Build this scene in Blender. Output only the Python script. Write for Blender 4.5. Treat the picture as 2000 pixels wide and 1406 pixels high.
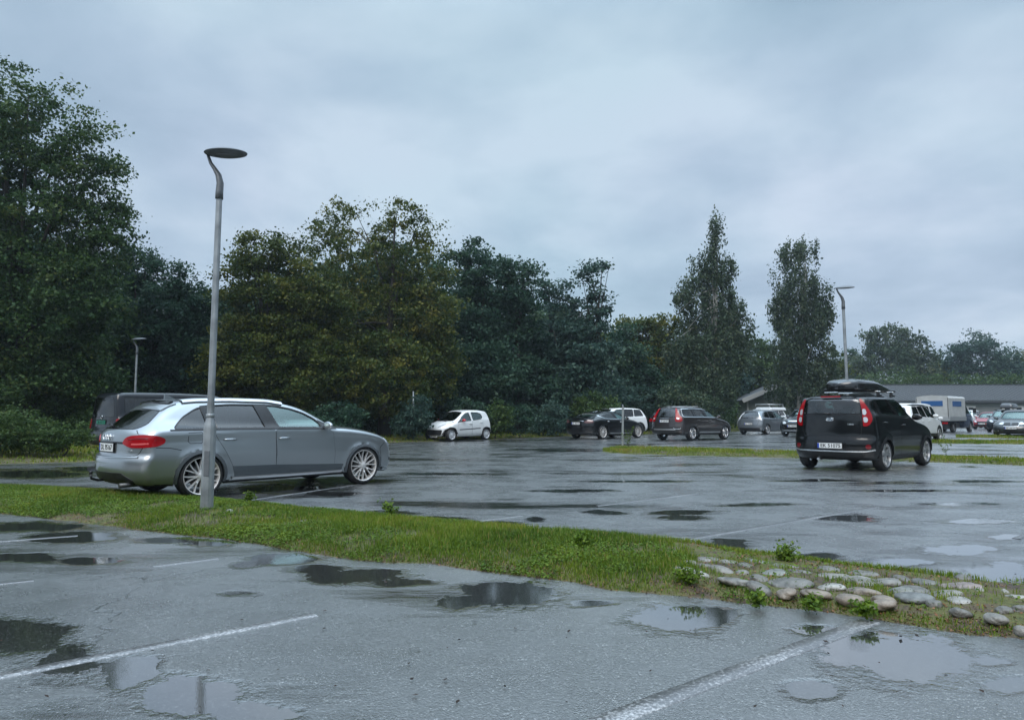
import bpy, bmesh, math, random
import numpy as np
from mathutils import Vector, Matrix, Euler
R = math.radians
for o in list(bpy.data.objects): bpy.data.objects.remove(o)
sc = bpy.context.scene
COL = sc.collection
# ------------------------------------------------------------------ camera, sky, sun, exposure
CAM_H, PITCH, FPX = 1.185, R(4.62), 1340.0
cam = bpy.data.cameras.new('camera'); cam_o = bpy.data.objects.new('camera', cam); COL.objects.link(cam_o)
cam_o.location = (0, 0, CAM_H); cam_o.rotation_euler = (R(90) + PITCH, 0, 0)
cam.sensor_width = 36; cam.lens = FPX / 2000 * 36; cam.clip_end = 3000; cam.clip_start = .05
sc.camera = cam_o
sc.render.resolution_x, sc.render.resolution_y = 1024, 719
SUN_EL, SUN_AZ = R(48), R(200)
w = bpy.data.worlds.new('World'); sc.world = w; w.use_nodes = True
wn, wl = w.node_tree.nodes, w.node_tree.links; wn.clear()
def WN(t, **k):
    n = wn.new(t)
    for a, b in k.items(): setattr(n, a, b)
    return n
def sky_world():
    out = WN('ShaderNodeOutputWorld'); mix = WN('ShaderNodeMixShader')
    sky = WN('ShaderNodeTexSky'); sky.sky_type = 'NISHITA'; sky.sun_disc = False
    sky.sun_elevation = SUN_EL; sky.sun_rotation = SUN_AZ; sky.air_density = 1.2; sky.dust_density = 3
    b1 = WN('ShaderNodeBackground'); b1.inputs[1].default_value = .10
    wl.new(sky.outputs[0], b1.inputs[0])
    tc = WN('ShaderNodeTexCoord'); sep = WN('ShaderNodeSeparateXYZ'); wl.new(tc.outputs['Generated'], sep.inputs[0])
    # project the direction on a cloud deck: xy / (z + .18)
    ad = WN('ShaderNodeMath', operation='ADD'); ad.inputs[1].default_value = .22; wl.new(sep.outputs[2], ad.inputs[0])
    mx = WN('ShaderNodeMath', operation='MAXIMUM'); mx.inputs[1].default_value = .05; wl.new(ad.outputs[0], mx.inputs[0])
    dv = WN('ShaderNodeVectorMath', operation='DIVIDE')
    cb = WN('ShaderNodeCombineXYZ'); 
    for i in range(3): wl.new(mx.outputs[0], cb.inputs[i])
    wl.new(tc.outputs['Generated'], dv.inputs[0]); wl.new(cb.outputs[0], dv.inputs[1])
    n1 = WN('ShaderNodeTexNoise'); n1.inputs['Scale'].default_value = 1.5; n1.inputs['Detail'].default_value = 8; n1.inputs['Roughness'].default_value = .53; n1.inputs['Distortion'].default_value = .12
    mp = WN('ShaderNodeMapping'); mp.inputs['Location'].default_value = (3.3, 1.1, .4); mp.inputs['Rotation'].default_value = (0, 0, .5)
    wl.new(dv.outputs[0], mp.inputs[0]); wl.new(mp.outputs[0], n1.inputs['Vector'])
    r1 = WN('ShaderNodeValToRGB'); e = r1.color_ramp.elements
    e[0].position = .34; e[0].color = (.31, .412, .525, 1); e[1].position = .66; e[1].color = (.515, .618, .72, 1)
    m = r1.color_ramp.elements.new(.5); m.color = (.395, .503, .618, 1)
    wl.new(n1.outputs[0], r1.inputs[0])
    # a wider, slower variation in hue (lilac against blue)
    n2 = WN('ShaderNodeTexNoise'); n2.inputs['Scale'].default_value = .7; n2.inputs['Detail'].default_value = 3
    mp2 = WN('ShaderNodeMapping'); mp2.inputs['Location'].default_value = (8.1, 4.2, 2); wl.new(dv.outputs[0], mp2.inputs[0]); wl.new(mp2.outputs[0], n2.inputs['Vector'])
    r2 = WN('ShaderNodeValToRGB'); e = r2.color_ramp.elements
    e[0].position = .38; e[0].color = (.95, 1.0, .99, 1); e[1].position = .62; e[1].color = (1.02, .99, 1.01, 1)
    wl.new(n2.outputs[0], r2.inputs[0])
    mu = WN('ShaderNodeMixRGB', blend_type='MULTIPLY'); mu.inputs[0].default_value = 1
    wl.new(r1.outputs[0], mu.inputs[1]); wl.new(r2.outputs[0], mu.inputs[2])
    b2 = WN('ShaderNodeBackground'); wl.new(mu.outputs[0], b2.inputs[0])
    zr = WN('ShaderNodeMapRange'); zr.interpolation_type = 'SMOOTHSTEP'   # an overcast sky is about three times as bright overhead as low down
    for k_, v_ in (('From Min', .50), ('From Max', .92), ('To Min', .88), ('To Max', 3.9)): zr.inputs[k_].default_value = v_
    wl.new(sep.outputs[2], zr.inputs[0]); wl.new(zr.outputs[0], b2.inputs[1])
    mix.inputs[0].default_value = .92
    wl.new(b1.outputs[0], mix.inputs[1]); wl.new(b2.outputs[0], mix.inputs[2]); wl.new(mix.outputs[0], out.inputs[0])
sky_world()
sun = bpy.data.lights.new('sun', 'SUN'); sun.energy = 1.4; sun.angle = R(40); sun.color = (1, .96, .9)
sun_o = bpy.data.objects.new('sun', sun); COL.objects.link(sun_o)
sun_o.rotation_euler = (R(90) - SUN_EL, 0, R(180) - SUN_AZ + R(0))
sc.view_settings.view_transform = 'Standard'; sc.view_settings.look = 'None'
sc.view_settings.exposure = 0.45; sc.view_settings.gamma = 1
sc.cycles.max_bounces = 6; sc.cycles.transparent_max_bounces = 12; sc.cycles.diffuse_bounces = 2; sc.cycles.glossy_bounces = 3
sc.cycles.transmission_bounces = 4; sc.cycles.caustics_reflective = False; sc.cycles.caustics_refractive = False

# ------------------------------------------------------------------ helpers
def ray(px, py):
    x = (px - 1000) / FPX; u = (703 - py) / FPX; c, s = math.cos(PITCH), math.sin(PITCH)
    return x, c - u * s, s + u * c
def G(px, py, z=0.0):
    "ground point seen at a pixel of the 2000 px photograph"
    x, y, d = ray(px, py); t = (z - CAM_H) / d
    return x * t, y * t
def tag(o, label=None, cat=None, group=None, kind=None):
    if label: o['label'] = label
    if cat: o['category'] = cat
    if group: o['group'] = group
    if kind: o['kind'] = kind
    return o
def empty(name, loc=(0, 0, 0), rz=0, label=None, cat=None, group=None):
    o = bpy.data.objects.new(name, None); COL.objects.link(o); o.location = loc; o.rotation_euler = (0, 0, rz)
    o.empty_display_size = .2
    return tag(o, label, cat, group)
def link(name, me, mat=None, parent=None, loc=None):
    o = bpy.data.objects.new(name, me); COL.objects.link(o)
    if mat:
        for m in (mat if isinstance(mat, (list, tuple)) else [mat]): me.materials.append(m)
    if parent: o.parent = parent
    if loc: o.location = loc
    return o
def mesh_np(name, V, F, smooth=False, k=None):
    "V (n,3) array, F (m,k) int array"
    me = bpy.data.meshes.new(name); V = np.asarray(V, np.float32); F = np.asarray(F, np.int32)
    me.vertices.add(len(V)); me.vertices.foreach_set('co', V.ravel())
    k = F.shape[1]; me.loops.add(F.size); me.loops.foreach_set('vertex_index', F.ravel())
    me.polygons.add(len(F)); me.polygons.foreach_set('loop_start', np.arange(0, F.size, k, dtype=np.int32))
    me.polygons.foreach_set('loop_total', np.full(len(F), k, np.int32))
    if smooth: me.polygons.foreach_set('use_smooth', np.ones(len(F), bool))
    me.update(calc_edges=True); me.validate()
    return me
def set_attr(me, name, vals):
    a = me.attributes.new(name, 'FLOAT', 'POINT'); a.data.foreach_set('value', np.asarray(vals, np.float32))
class MB:
    "collects shapes; build() links them as ONE mesh object"
    def __init__(s): s.bm = bmesh.new()
    def box(s, c, d, rot=None, bev=0, taper=None, mi=0):
        g = bmesh.ops.create_cube(s.bm, size=1); vs = g['verts']
        for v in vs:
            v.co = Vector((v.co.x * d[0], v.co.y * d[1], v.co.z * d[2]))
            if taper and v.co.z > 0: v.co.x *= taper[0]; v.co.y *= taper[1]
        if bev:
            es = {e for v in vs for e in v.link_edges}
            r = bmesh.ops.bevel(s.bm, geom=list(es), offset=bev, segments=2, affect='EDGES', profile=.5)
            vs = list({v for f in r['faces'] for v in f.verts} | {v for v in vs if v.is_valid})
        M = Matrix.Translation(Vector(c)) @ (Euler(rot).to_matrix().to_4x4() if rot else Matrix())
        for v in vs: v.co = M @ v.co
        if mi:
            for f in {f for v in vs for f in v.link_faces}: f.material_index = mi
        return s
    def tube(s, pts, rad, n=8, cap=True, mi=0, sq=None):
        pts = [Vector(p) for p in pts]; rings = []
        rads = rad if isinstance(rad, (list, tuple)) else [rad] * len(pts)
        up = Vector((0, 0, 1)); prev = None
        for i, p in enumerate(pts):
            t = (pts[min(i + 1, len(pts) - 1)] - pts[max(i - 1, 0)]).normalized()
            if prev is None:
                a = up if abs(t.z) < .9 else Vector((1, 0, 0)); nx = t.cross(a).normalized()
            else: nx = (prev - t * prev.dot(t)).normalized()
            prev = nx; ny = t.cross(nx)
            rings.append([s.bm.verts.new(p + nx * (math.cos(2 * math.pi * k / n) * rads[i] * (sq[0] if sq else 1)) + ny * (math.sin(2 * math.pi * k / n) * rads[i] * (sq[1] if sq else 1))) for k in range(n)])
        for a, b in zip(rings, rings[1:]):
            for k in range(n):
                f = s.bm.faces.new((a[k], a[(k + 1) % n], b[(k + 1) % n], b[k])); f.smooth = True; f.material_index = mi
        if cap:
            for r_ in (rings[0][::-1], rings[-1]):
                f = s.bm.faces.new(r_); f.material_index = mi
        return s
    def lathe(s, prof, n=32, M=None, mi=0, smooth=True):
        "prof (r, h) pairs turned about local z; M places it"
        M = M or Matrix(); rings = []
        for r_, h in prof:
            if r_ < 1e-5: rings.append([s.bm.verts.new(M @ Vector((0, 0, h)))])
            else: rings.append([s.bm.verts.new(M @ Vector((r_ * math.cos(2 * math.pi * k / n), r_ * math.sin(2 * math.pi * k / n), h))) for k in range(n)])
        for a, b in zip(rings, rings[1:]):
            for k in range(n):
                k2 = (k + 1) % n
                if len(a) == 1 and len(b) == 1: continue
                if len(a) == 1: vs = (a[0], b[k], b[k2])
                elif len(b) == 1: vs = (a[k], b[0], a[k2])
                else: vs = (a[k], b[k], b[k2], a[k2])
                f = s.bm.faces.new(vs); f.smooth = smooth; f.material_index = mi
        return s
    def prism(s, poly, M, h, mi=0):
        "polygon in local xy extruded 0..h along local z, placed by M"
        a = [s.bm.verts.new(M @ Vector((x, y, 0))) for x, y in poly]; b = [s.bm.verts.new(M @ Vector((x, y, h))) for x, y in poly]
        n = len(poly); fs = [s.bm.faces.new(a[::-1]), s.bm.faces.new(b)]
        for k in range(n): fs.append(s.bm.faces.new((a[k], a[(k + 1) % n], b[(k + 1) % n], b[k])))
        for f in fs: f.material_index = mi
        return s
    def build(s, name, mat, parent=None, loc=None, smooth=None):
        me = bpy.data.meshes.new(name); bmesh.ops.recalc_face_normals(s.bm, faces=s.bm.faces); s.bm.to_mesh(me); s.bm.free()
        if smooth is not None:
            me.polygons.foreach_set('use_smooth', np.ones(len(me.polygons), bool)); me.set_sharp_from_angle(angle=R(smooth))
        return link(name, me, mat, parent, loc)
# ------------------------------------------------------------------ materials
MATS = {}
def pmat(name, col, rough=.5, metal=0, coat=0, spec=.5, noise=0, nscale=30, bump=0, bscale=200, emit=None, trans=0, dirt=0):
    if name in MATS: return MATS[name]
    m = bpy.data.materials.new(name); m.use_nodes = True; nt = m.node_tree; b = nt.nodes['Principled BSDF']
    b.inputs['Base Color'].default_value = (*col, 1); b.inputs['Roughness'].default_value = rough; b.inputs['Metallic'].default_value = metal
    b.inputs['Coat Weight'].default_value = coat; b.inputs['Coat Roughness'].default_value = .04; b.inputs['Specular IOR Level'].default_value = spec
    tc = nt.nodes.new('ShaderNodeTexCoord')
    if noise:
        n = nt.nodes.new('ShaderNodeTexNoise'); n.inputs['Scale'].default_value = nscale; n.inputs['Detail'].default_value = 5
        nt.links.new(tc.outputs['Object'], n.inputs['Vector'])
        r = nt.nodes.new('ShaderNodeMapRange'); r.inputs['From Min'].default_value = .3; r.inputs['From Max'].default_value = .7; r.inputs['To Min'].default_value = 1 - noise; r.inputs['To Max'].default_value = 1 + noise
        nt.links.new(n.outputs[0], r.inputs[0])
        mx = nt.nodes.new('ShaderNodeVectorMath'); mx.operation = 'SCALE'; mx.inputs[0].default_value = col; nt.links.new(r.outputs[0], mx.inputs['Scale'])
        nt.links.new(mx.outputs[0], b.inputs['Base Color'])
        r2 = nt.nodes.new('ShaderNodeMapRange'); r2.inputs['To Min'].default_value = max(rough - .15, .02); r2.inputs['To Max'].default_value = rough + .15
        nt.links.new(n.outputs[0], r2.inputs[0]); nt.links.new(r2.outputs[0], b.inputs['Roughness'])
    if bump:
        n2 = nt.nodes.new('ShaderNodeTexNoise'); n2.inputs['Scale'].default_value = bscale; n2.inputs['Detail'].default_value = 3
        nt.links.new(tc.outputs['Object'], n2.inputs['Vector'])
        bp = nt.nodes.new('ShaderNodeBump'); bp.inputs['Strength'].default_value = bump; bp.inputs['Distance'].default_value = .01
        nt.links.new(n2.outputs[0], bp.inputs['Height']); nt.links.new(bp.outputs[0], b.inputs['Normal'])
        if coat: nt.links.new(bp.outputs[0], b.inputs['Coat Normal'])
    MATS[name] = m; return m
def paint(name, col, metal=.5, rough=.35):
    "wet car paint: clear coat, fine drops in the coat, grime toward the road"
    if name in MATS: return MATS[name]
    m = pmat(name, col, rough, metal, coat=1, spec=.5 if metal else .15); nt = m.node_tree; b = nt.nodes['Principled BSDF']; N = nt.nodes.new; Lk = nt.links.new
    tc = N('ShaderNodeTexCoord'); n = N('ShaderNodeTexNoise'); n.inputs['Scale'].default_value = 7; n.inputs['Detail'].default_value = 6; n.inputs['Roughness'].default_value = .65
    Lk(tc.outputs['Object'], n.inputs['Vector'])
    sp = N('ShaderNodeSeparateXYZ'); Lk(tc.outputs['Object'], sp.inputs[0])
    mr = N('ShaderNodeMapRange'); mr.inputs['From Min'].default_value = .25; mr.inputs['From Max'].default_value = .62; mr.inputs['To Min'].default_value = .30; mr.inputs['To Max'].default_value = .0
    Lk(sp.outputs[2], mr.inputs[0])
    mu = N('ShaderNodeMath'); mu.operation = 'MULTIPLY'; Lk(mr.outputs[0], mu.inputs[0]); Lk(n.outputs[0], mu.inputs[1])
    mx = N('ShaderNodeMixRGB'); mx.inputs[1].default_value = (*col, 1); mx.inputs[2].default_value = (.045, .042, .04, 1); Lk(mu.outputs[0], mx.inputs[0]); Lk(mx.outputs[0], b.inputs['Base Color'])
    v = N('ShaderNodeTexVoronoi'); v.inputs['Scale'].default_value = 140; Lk(tc.outputs['Object'], v.inputs['Vector'])
    dr = N('ShaderNodeMapRange'); dr.inputs['From Min'].default_value = .05; dr.inputs['From Max'].default_value = .33; dr.inputs['To Min'].default_value = 1; dr.inputs['To Max'].default_value = 0; Lk(v.outputs['Distance'], dr.inputs[0])
    bp = N('ShaderNodeBump'); bp.inputs['Strength'].default_value = .04; bp.inputs['Distance'].default_value = .001; Lk(dr.outputs[0], bp.inputs['Height']); Lk(bp.outputs[0], b.inputs['Coat Normal'])
    cr = N('ShaderNodeMapRange'); cr.inputs['To Min'].default_value = .015; cr.inputs['To Max'].default_value = .10; Lk(n.outputs[0], cr.inputs[0]); Lk(cr.outputs[0], b.inputs['Coat Roughness'])
    return m
def glass(name, tint, refl=(1, 1, 1), ior=1.8):
    if name in MATS: return MATS[name]
    m = bpy.data.materials.new(name); m.use_nodes = True; nt = m.node_tree; nt.nodes.clear(); N = nt.nodes.new; Lk = nt.links.new
    out = N('ShaderNodeOutputMaterial'); tr = N('ShaderNodeBsdfTransparent'); tr.inputs[0].default_value = (*tint, 1)
    gl = N('ShaderNodeBsdfGlossy'); gl.inputs['Roughness'].default_value = .02; gl.inputs[0].default_value = (*refl, 1)
    fr = N('ShaderNodeFresnel'); fr.inputs[0].default_value = ior
    tc = N('ShaderNodeTexCoord'); v = N('ShaderNodeTexNoise'); v.inputs['Scale'].default_value = 60; v.inputs['Detail'].default_value = 4; Lk(tc.outputs['Object'], v.inputs['Vector'])
    bp = N('ShaderNodeBump'); bp.inputs['Strength'].default_value = .12; bp.inputs['Distance'].default_value = .003; Lk(v.outputs[0], bp.inputs['Height']); Lk(bp.outputs[0], gl.inputs['Normal'])
    mx = N('ShaderNodeMixShader'); Lk(fr.outputs[0], mx.inputs[0]); Lk(tr.outputs[0], mx.inputs[1]); Lk(gl.outputs[0], mx.inputs[2]); Lk(mx.outputs[0], out.inputs[0])
    MATS[name] = m; return m
M_BLACK = pmat('black plastic', (.012, .012, .013), .42, spec=.4, noise=.25, nscale=12)
M_GLOSSBLK = pmat('gloss black trim', (.008, .008, .009), .12, spec=.5)
M_RUBBER = pmat('tyre rubber', (.014, .014, .015), .55, spec=.5, bump=.2, bscale=90)
M_ALLOY = pmat('alloy', (.62, .62, .63), .28, .85)
M_ALLOYD = pmat('dark alloy', (.16, .16, .17), .35, .7)
M_CHROME = pmat('chrome', (.8, .81, .82), .12, 1)
M_DISC = pmat('brake steel', (.10, .10, .10), .45, .8, noise=.3)
M_RED = pmat('red lens', (.30, .003, .007), .18, spec=.5)
M_DRED = pmat('dark red lens', (.16, .004, .008), .12, coat=1)
M_CLEAR = pmat('clear lens', (.62, .64, .66), .08, .35, coat=1)
M_PLATE = pmat('number plate', (.74, .75, .74), .3)
M_PLBLUE = pmat('plate blue', (.02, .07, .40), .3)
M_GREENPL = pmat('green plate', (.01, .20, .13), .3)
M_INK = pmat('plate lettering', (.01, .01, .01), .4)
M_SEAT = pmat('seat cloth', (.025, .025, .028), .8)
G_DARK = glass('privacy glass', (.09, .11, .12), ior=1.8); G_SIDE = glass('green tinted glass', (.70, .90, .86), (.80, 1, .97), 2.4); G_REAR = glass('rear glass', (.30, .34, .36))
# ------------------------------------------------------------------ ground, islands, grass
rng = np.random.default_rng(7)
def vnoise(x, y, s=0):
    r = np.random.default_rng(s).random((64, 64)); i, j = np.floor(x).astype(int), np.floor(y).astype(int); a, b = x - i, y - j
    a = a * a * (3 - 2 * a); b = b * b * (3 - 2 * b); g = lambda p, q: r[p % 64, q % 64]
    return (g(i, j) * (1 - a) + g(i + 1, j) * a) * (1 - b) + (g(i, j + 1) * (1 - a) + g(i + 1, j + 1) * a) * b
def fbm(x, y, s=0, o=4): return sum(vnoise(x * 2 ** k, y * 2 ** k, s + k) / 2 ** k for k in range(o)) / sum(1 / 2 ** k for k in range(o))
def asphalt():
    m = bpy.data.materials.new('wet asphalt'); m.use_nodes = True; nt = m.node_tree; b = nt.nodes['Principled BSDF']; N = nt.nodes.new; L = nt.links.new
    ge = N('ShaderNodeNewGeometry'); P = ge.outputs['Position']
    def noise(sc_, det=3, rough=.5, vec=None):
        n = N('ShaderNodeTexNoise'); n.inputs['Scale'].default_value = sc_; n.inputs['Detail'].default_value = det; n.inputs['Roughness'].default_value = rough; L(vec or P, n.inputs['Vector']); return n.outputs[0]
    def rng_(v, a, b_, c, d):
        r = N('ShaderNodeMapRange'); r.inputs['From Min'].default_value = a; r.inputs['From Max'].default_value = b_; r.inputs['To Min'].default_value = c; r.inputs['To Max'].default_value = d; L(v, r.inputs[0]); return r.outputs[0]
    def mth(op, a, b_):
        n = N('ShaderNodeMath'); n.operation = op
        for i, v in enumerate((a, b_)):
            if isinstance(v, (int, float)): n.inputs[i].default_value = v
            else: L(v, n.inputs[i])
        return n.outputs[0]
    at = N('ShaderNodeAttribute'); at.attribute_name = 'wet'
    det = noise(5, 5, .6)
    # stretched low-lying film of water (seams between paver runs lie along the rows)
    mp = N('ShaderNodeMapping'); mp.inputs['Rotation'].default_value = (0, 0, R(-8)); mp.inputs['Scale'].default_value = (.22, .62, 1); L(P, mp.inputs[0])
    film = noise(1.0, 6, .58, mp.outputs[0])
    pud0 = mth('ADD', mth('ADD', at.outputs['Fac'], mth('MULTIPLY', mth('SUBTRACT', det, .5), .6)), mth('MULTIPLY', mth('SUBTRACT', noise(28, 3, .6), .5), .22))
    pud = rng_(pud0, .40, .60, 0, 1); fl = rng_(film, .53, .62, 0, .85)
    water = mth('MAXIMUM', pud, fl)
    gr = N('ShaderNodeTexVoronoi'); gr.inputs['Scale'].default_value = 140; L(P, gr.inputs['Vector'])
    spk = N('ShaderNodeSeparateColor'); L(gr.outputs['Color'], spk.inputs[0])
    big = noise(.35, 5, .55)
    val = mth('MULTIPLY', rng_(spk.outputs[0], .0, 1, .55, 1.5), rng_(big, .3, .7, .055, .095))
    lite = mth('MULTIPLY', rng_(spk.outputs[1], .90, .98, 0, .20), rng_(det, .4, .6, .4, 1))
    val = mth('ADD', val, lite); val = mth('MULTIPLY', val, rng_(water, 0, 1, 1, .45))
    # hairline cracks, broken up by a slow noise
    wv = N('ShaderNodeVectorMath'); wv.operation = 'ADD'; nz = N('ShaderNodeTexNoise'); nz.inputs['Scale'].default_value = 2.2; nz.inputs['Detail'].default_value = 5; L(P, nz.inputs['Vector']); L(nz.outputs['Color'], wv.inputs[0]); L(P, wv.inputs[1])
    ck = N('ShaderNodeTexVoronoi'); ck.feature = 'DISTANCE_TO_EDGE'; ck.inputs['Scale'].default_value = .42; L(wv.outputs[0], ck.inputs['Vector'])
    crack = mth('MULTIPLY', rng_(ck.outputs['Distance'], .003, .009, 1, 0), rng_(noise(.6, 3), .5, .6, 0, 1)); val = mth('MULTIPLY', val, rng_(crack, 0, 1, 1, .35))
    cb = N('ShaderNodeCombineColor'); L(mth('MULTIPLY', val, .98), cb.inputs[0]); L(val, cb.inputs[1]); L(mth('MULTIPLY', val, .98), cb.inputs[2]); L(cb.outputs[0], b.inputs['Base Color'])
    mid = noise(1.3, 5, .6)
    ro = mth('ADD', rng_(mid, .3, .7, .16, .36), 0); L(mth('MULTIPLY', ro, rng_(water, 0, 1, 1, .06)), b.inputs['Roughness'])
    b.inputs['Specular IOR Level'].default_value = .7; L(rng_(water, 0, 1, 1.98, 2.4), b.inputs['Coat IOR'])
    L(rng_(water, 0, 1, .95, 1), b.inputs['Coat Weight']); L(mth('MULTIPLY', rng_(mid, .3, .7, .20, .38), rng_(water, 0, 1, 1, .03)), b.inputs['Coat Roughness'])
    grain = mth('ADD', mth('MULTIPLY', gr.outputs['Distance'], -1.0), mth('MULTIPLY', noise(45, 4, .6), 1.2))
    h = mth('MULTIPLY', mth('SUBTRACT', grain, mth('MULTIPLY', crack, 2.5)), rng_(water, 0, 1, 1, .02))
    bp = N('ShaderNodeBump'); bp.inputs['Strength'].default_value = .6; bp.inputs['Distance'].default_value = .004; L(h, bp.inputs['Height'])
    b2 = N('ShaderNodeBump'); b2.inputs['Strength'].default_value = .35; b2.inputs['Distance'].default_value = .05; L(mth('MULTIPLY', noise(1.1, 3, .5), rng_(water, 0, 1, 1, .05)), b2.inputs['Height']); L(bp.outputs[0], b2.inputs['Normal'])
    L(b2.outputs[0], b.inputs['Normal']); L(b2.outputs[0], b.inputs['Coat Normal']); return m
M_ASPH = asphalt()
PUD = [(990, 1160, 120, 27), (905, 1172, 50, 16), (1345, 1212, 95, 32), (1425, 1208, 40, 18), (1755, 1282, 145, 58), (1610, 1238, 60, 12), (20, 1240, 100, 45), (110, 1300, 75, 45), (250, 1320, 75, 38), (400, 1352, 110, 34), (520, 1385, 90, 26),
       (555, 1090, 85, 13), (480, 1100, 40, 8), (700, 1122, 100, 14), (620, 1108, 60, 8), (790, 1135, 70, 9), (400, 1062, 60, 10), (60, 1028, 120, 12), (150, 1048, 95, 12), (40, 1088, 90, 10), (170, 1096, 80, 9), (470, 1160, 40, 8), (330, 1055, 80, 7),
       (1415, 1060, 55, 13), (1345, 1064, 40, 8), (1650, 1011, 70, 8), (1730, 1096, 90, 12), (1870, 1072, 100, 12), (1950, 1118, 80, 24), (1600, 1083, 50, 8), (960, 1021, 60, 6), (850, 1012, 70, 5), (1040, 1013, 16, 6), (990, 880, 45, 3), (960, 895, 110, 2.4), (1140, 889, 90, 2.2), (740, 1003, 80, 6), (1330, 1000, 80, 6), (1180, 999, 50, 5), (1890, 910, 26, 3), (1330, 1010, 60, 5), (70, 925, 110, 9), (200, 915, 90, 6), (560, 955, 120, 9), (640, 965, 60, 6), (1350, 905, 60, 3),
       (1850, 1150, 40, 8), (1165, 1180, 60, 8), (1560, 1345, 60, 14), (1930, 1290, 50, 12), (1900, 1016, 90, 5), (1960, 1047, 60, 7), (1880, 985, 100, 4), (1770, 958, 110, 3.4), (1930, 940, 80, 3), (1590, 938, 90, 2.6), (1480, 985, 90, 3.4), (1250, 940, 120, 2.6), (1120, 958, 90, 3), (880, 925, 110, 2.6), (760, 900, 70, 2.4), (1980, 1340, 60, 20)]
def build_ground():
    me = mesh_np('ground', [(-900, -300, -.06), (900, -300, -.06), (900, 1500, -.06), (-900, 1500, -.06)], [(0, 1, 2, 3)])
    tag(link('ground', me, pmat('turf ground', (.045, .06, .02), .9, noise=.4, nscale=.4)), kind='structure')
    def sheet(x0, x1, y0, y1, step, name, z, wet=False):
        xs = np.arange(x0, x1 + step * .5, step); ys = np.arange(y0, y1 + step * .5, step); X, Y = np.meshgrid(xs, ys, indexing='ij')
        V = np.stack([X.ravel(), Y.ravel(), np.full(X.size, z)], 1); k = len(ys); i, j = np.meshgrid(np.arange(len(xs) - 1), np.arange(k - 1), indexing='ij'); a = (i * k + j).ravel()
        me = mesh_np(name, V, np.stack([a, a + k, a + k + 1, a + 1], 1)); w_ = np.zeros(X.size)
        if wet:
            Xf, Yf = X.ravel(), Y.ravel(); wx = Xf + .25 * (fbm(Xf * 1.6, Yf * 1.6, 3) - .5); wy = Yf + .35 * (fbm(Xf * 1.4 + 9, Yf * 1.4, 5) - .5)
            for cx, cy, rx, ry in PUD:
                gx, gy = G(cx, cy); ax = rx / FPX * gy; ay = abs(G(cx, cy - ry)[1] - G(cx, min(cy + ry, 1500))[1]) / 2; sl = (gx / gy)
                u = ((wx - gx) - sl * (wy - gy)) / ax; v = (wy - gy) / ay; w_ = np.maximum(w_, np.clip(1.0 - .5 * np.hypot(u, v), 0, 1))
            e = np.minimum.reduce([Xf - x0, x1 - Xf, Yf - y0, y1 - Yf]); w_ *= np.clip(e / .8, 0, 1)
        set_attr(me, 'wet', w_); return tag(link(name, me, M_ASPH), kind='structure')
    sheet(-13, 13, 1.2, 16.8, .065, 'asphalt', 0, True)
    # the rest of the lot round the finely cut near sheet, cut to the verge at the far side
    V = [(-13, 1.2), (13, 1.2), (13, 16.8), (-13, 16.8)]; far = [(-60, -40), (90, -40), (90, 78), (40, 78), (14.2, 49.5), (9.5, 46.5), (3.2, 39.2), (-6.2, 30.0), (-9.5, 22.5), (-13.8, 17.6), (-60, 14.2)]
    bm = bmesh.new(); a = [bm.verts.new((x, y, 0)) for x, y in V]; f_ = [bm.verts.new((x, y, 0)) for x, y in far]
    # ring as a fan of triangles between hole and rim
    es = [bm.edges.new((a[i], a[(i + 1) % 4])) for i in range(4)] + [bm.edges.new((f_[i], f_[(i + 1) % len(f_)])) for i in range(len(f_))]
    bmesh.ops.triangle_fill(bm, edges=es, use_beauty=True)
    for f in bm.faces:
        if f.normal.z < 0: f.normal_flip()
    me = bpy.data.meshes.new('asphalt'); bm.to_mesh(me); bm.free(); tag(link('asphalt', me, M_ASPH), kind='structure')
build_ground()
def line_mat(nm='worn white road paint', lo=.585, c=.44):
    m = pmat(nm, (.52, .53, .52), .3, coat=.8); nt = m.node_tree; b = nt.nodes['Principled BSDF']; N = nt.nodes.new; L = nt.links.new
    ge = N('ShaderNodeNewGeometry'); n = N('ShaderNodeTexNoise'); n.inputs['Scale'].default_value = 60; n.inputs['Detail'].default_value = 5; n.inputs['Roughness'].default_value = .7; L(ge.outputs['Position'], n.inputs['Vector'])
    n2 = N('ShaderNodeTexNoise'); n2.inputs['Scale'].default_value = 1.4; L(ge.outputs['Position'], n2.inputs['Vector'])
    ad = N('ShaderNodeMath'); ad.operation = 'ADD'; L(n.outputs[0], ad.inputs[0]); mu = N('ShaderNodeMath'); mu.operation = 'MULTIPLY'; mu.inputs[1].default_value = .5; L(n2.outputs[0], mu.inputs[0]); L(mu.outputs[0], ad.inputs[1])
    r = N('ShaderNodeMapRange'); r.inputs['From Min'].default_value = lo; r.inputs['From Max'].default_value = lo + .18; L(ad.outputs[0], r.inputs[0])
    mx = N('ShaderNodeMixRGB'); mx.inputs[1].default_value = (c, c, c, 1); mx.inputs[2].default_value = (.085, .085, .088, 1); L(r.outputs[0], mx.inputs[0]); L(mx.outputs[0], b.inputs['Base Color'])
    bp = N('ShaderNodeBump'); bp.inputs['Strength'].default_value = .6; bp.inputs['Distance'].default_value = .005; L(n.outputs[0], bp.inputs['Height']); L(bp.outputs[0], b.inputs['Normal']); L(bp.outputs[0], b.inputs['Coat Normal']); b.inputs['Coat Roughness'].default_value = .3; b.inputs['Coat IOR'].default_value = 1.75; return m
M_LINE = line_mat(); M_FAINT = line_mat('faded white road paint', .54, .36)
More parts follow.
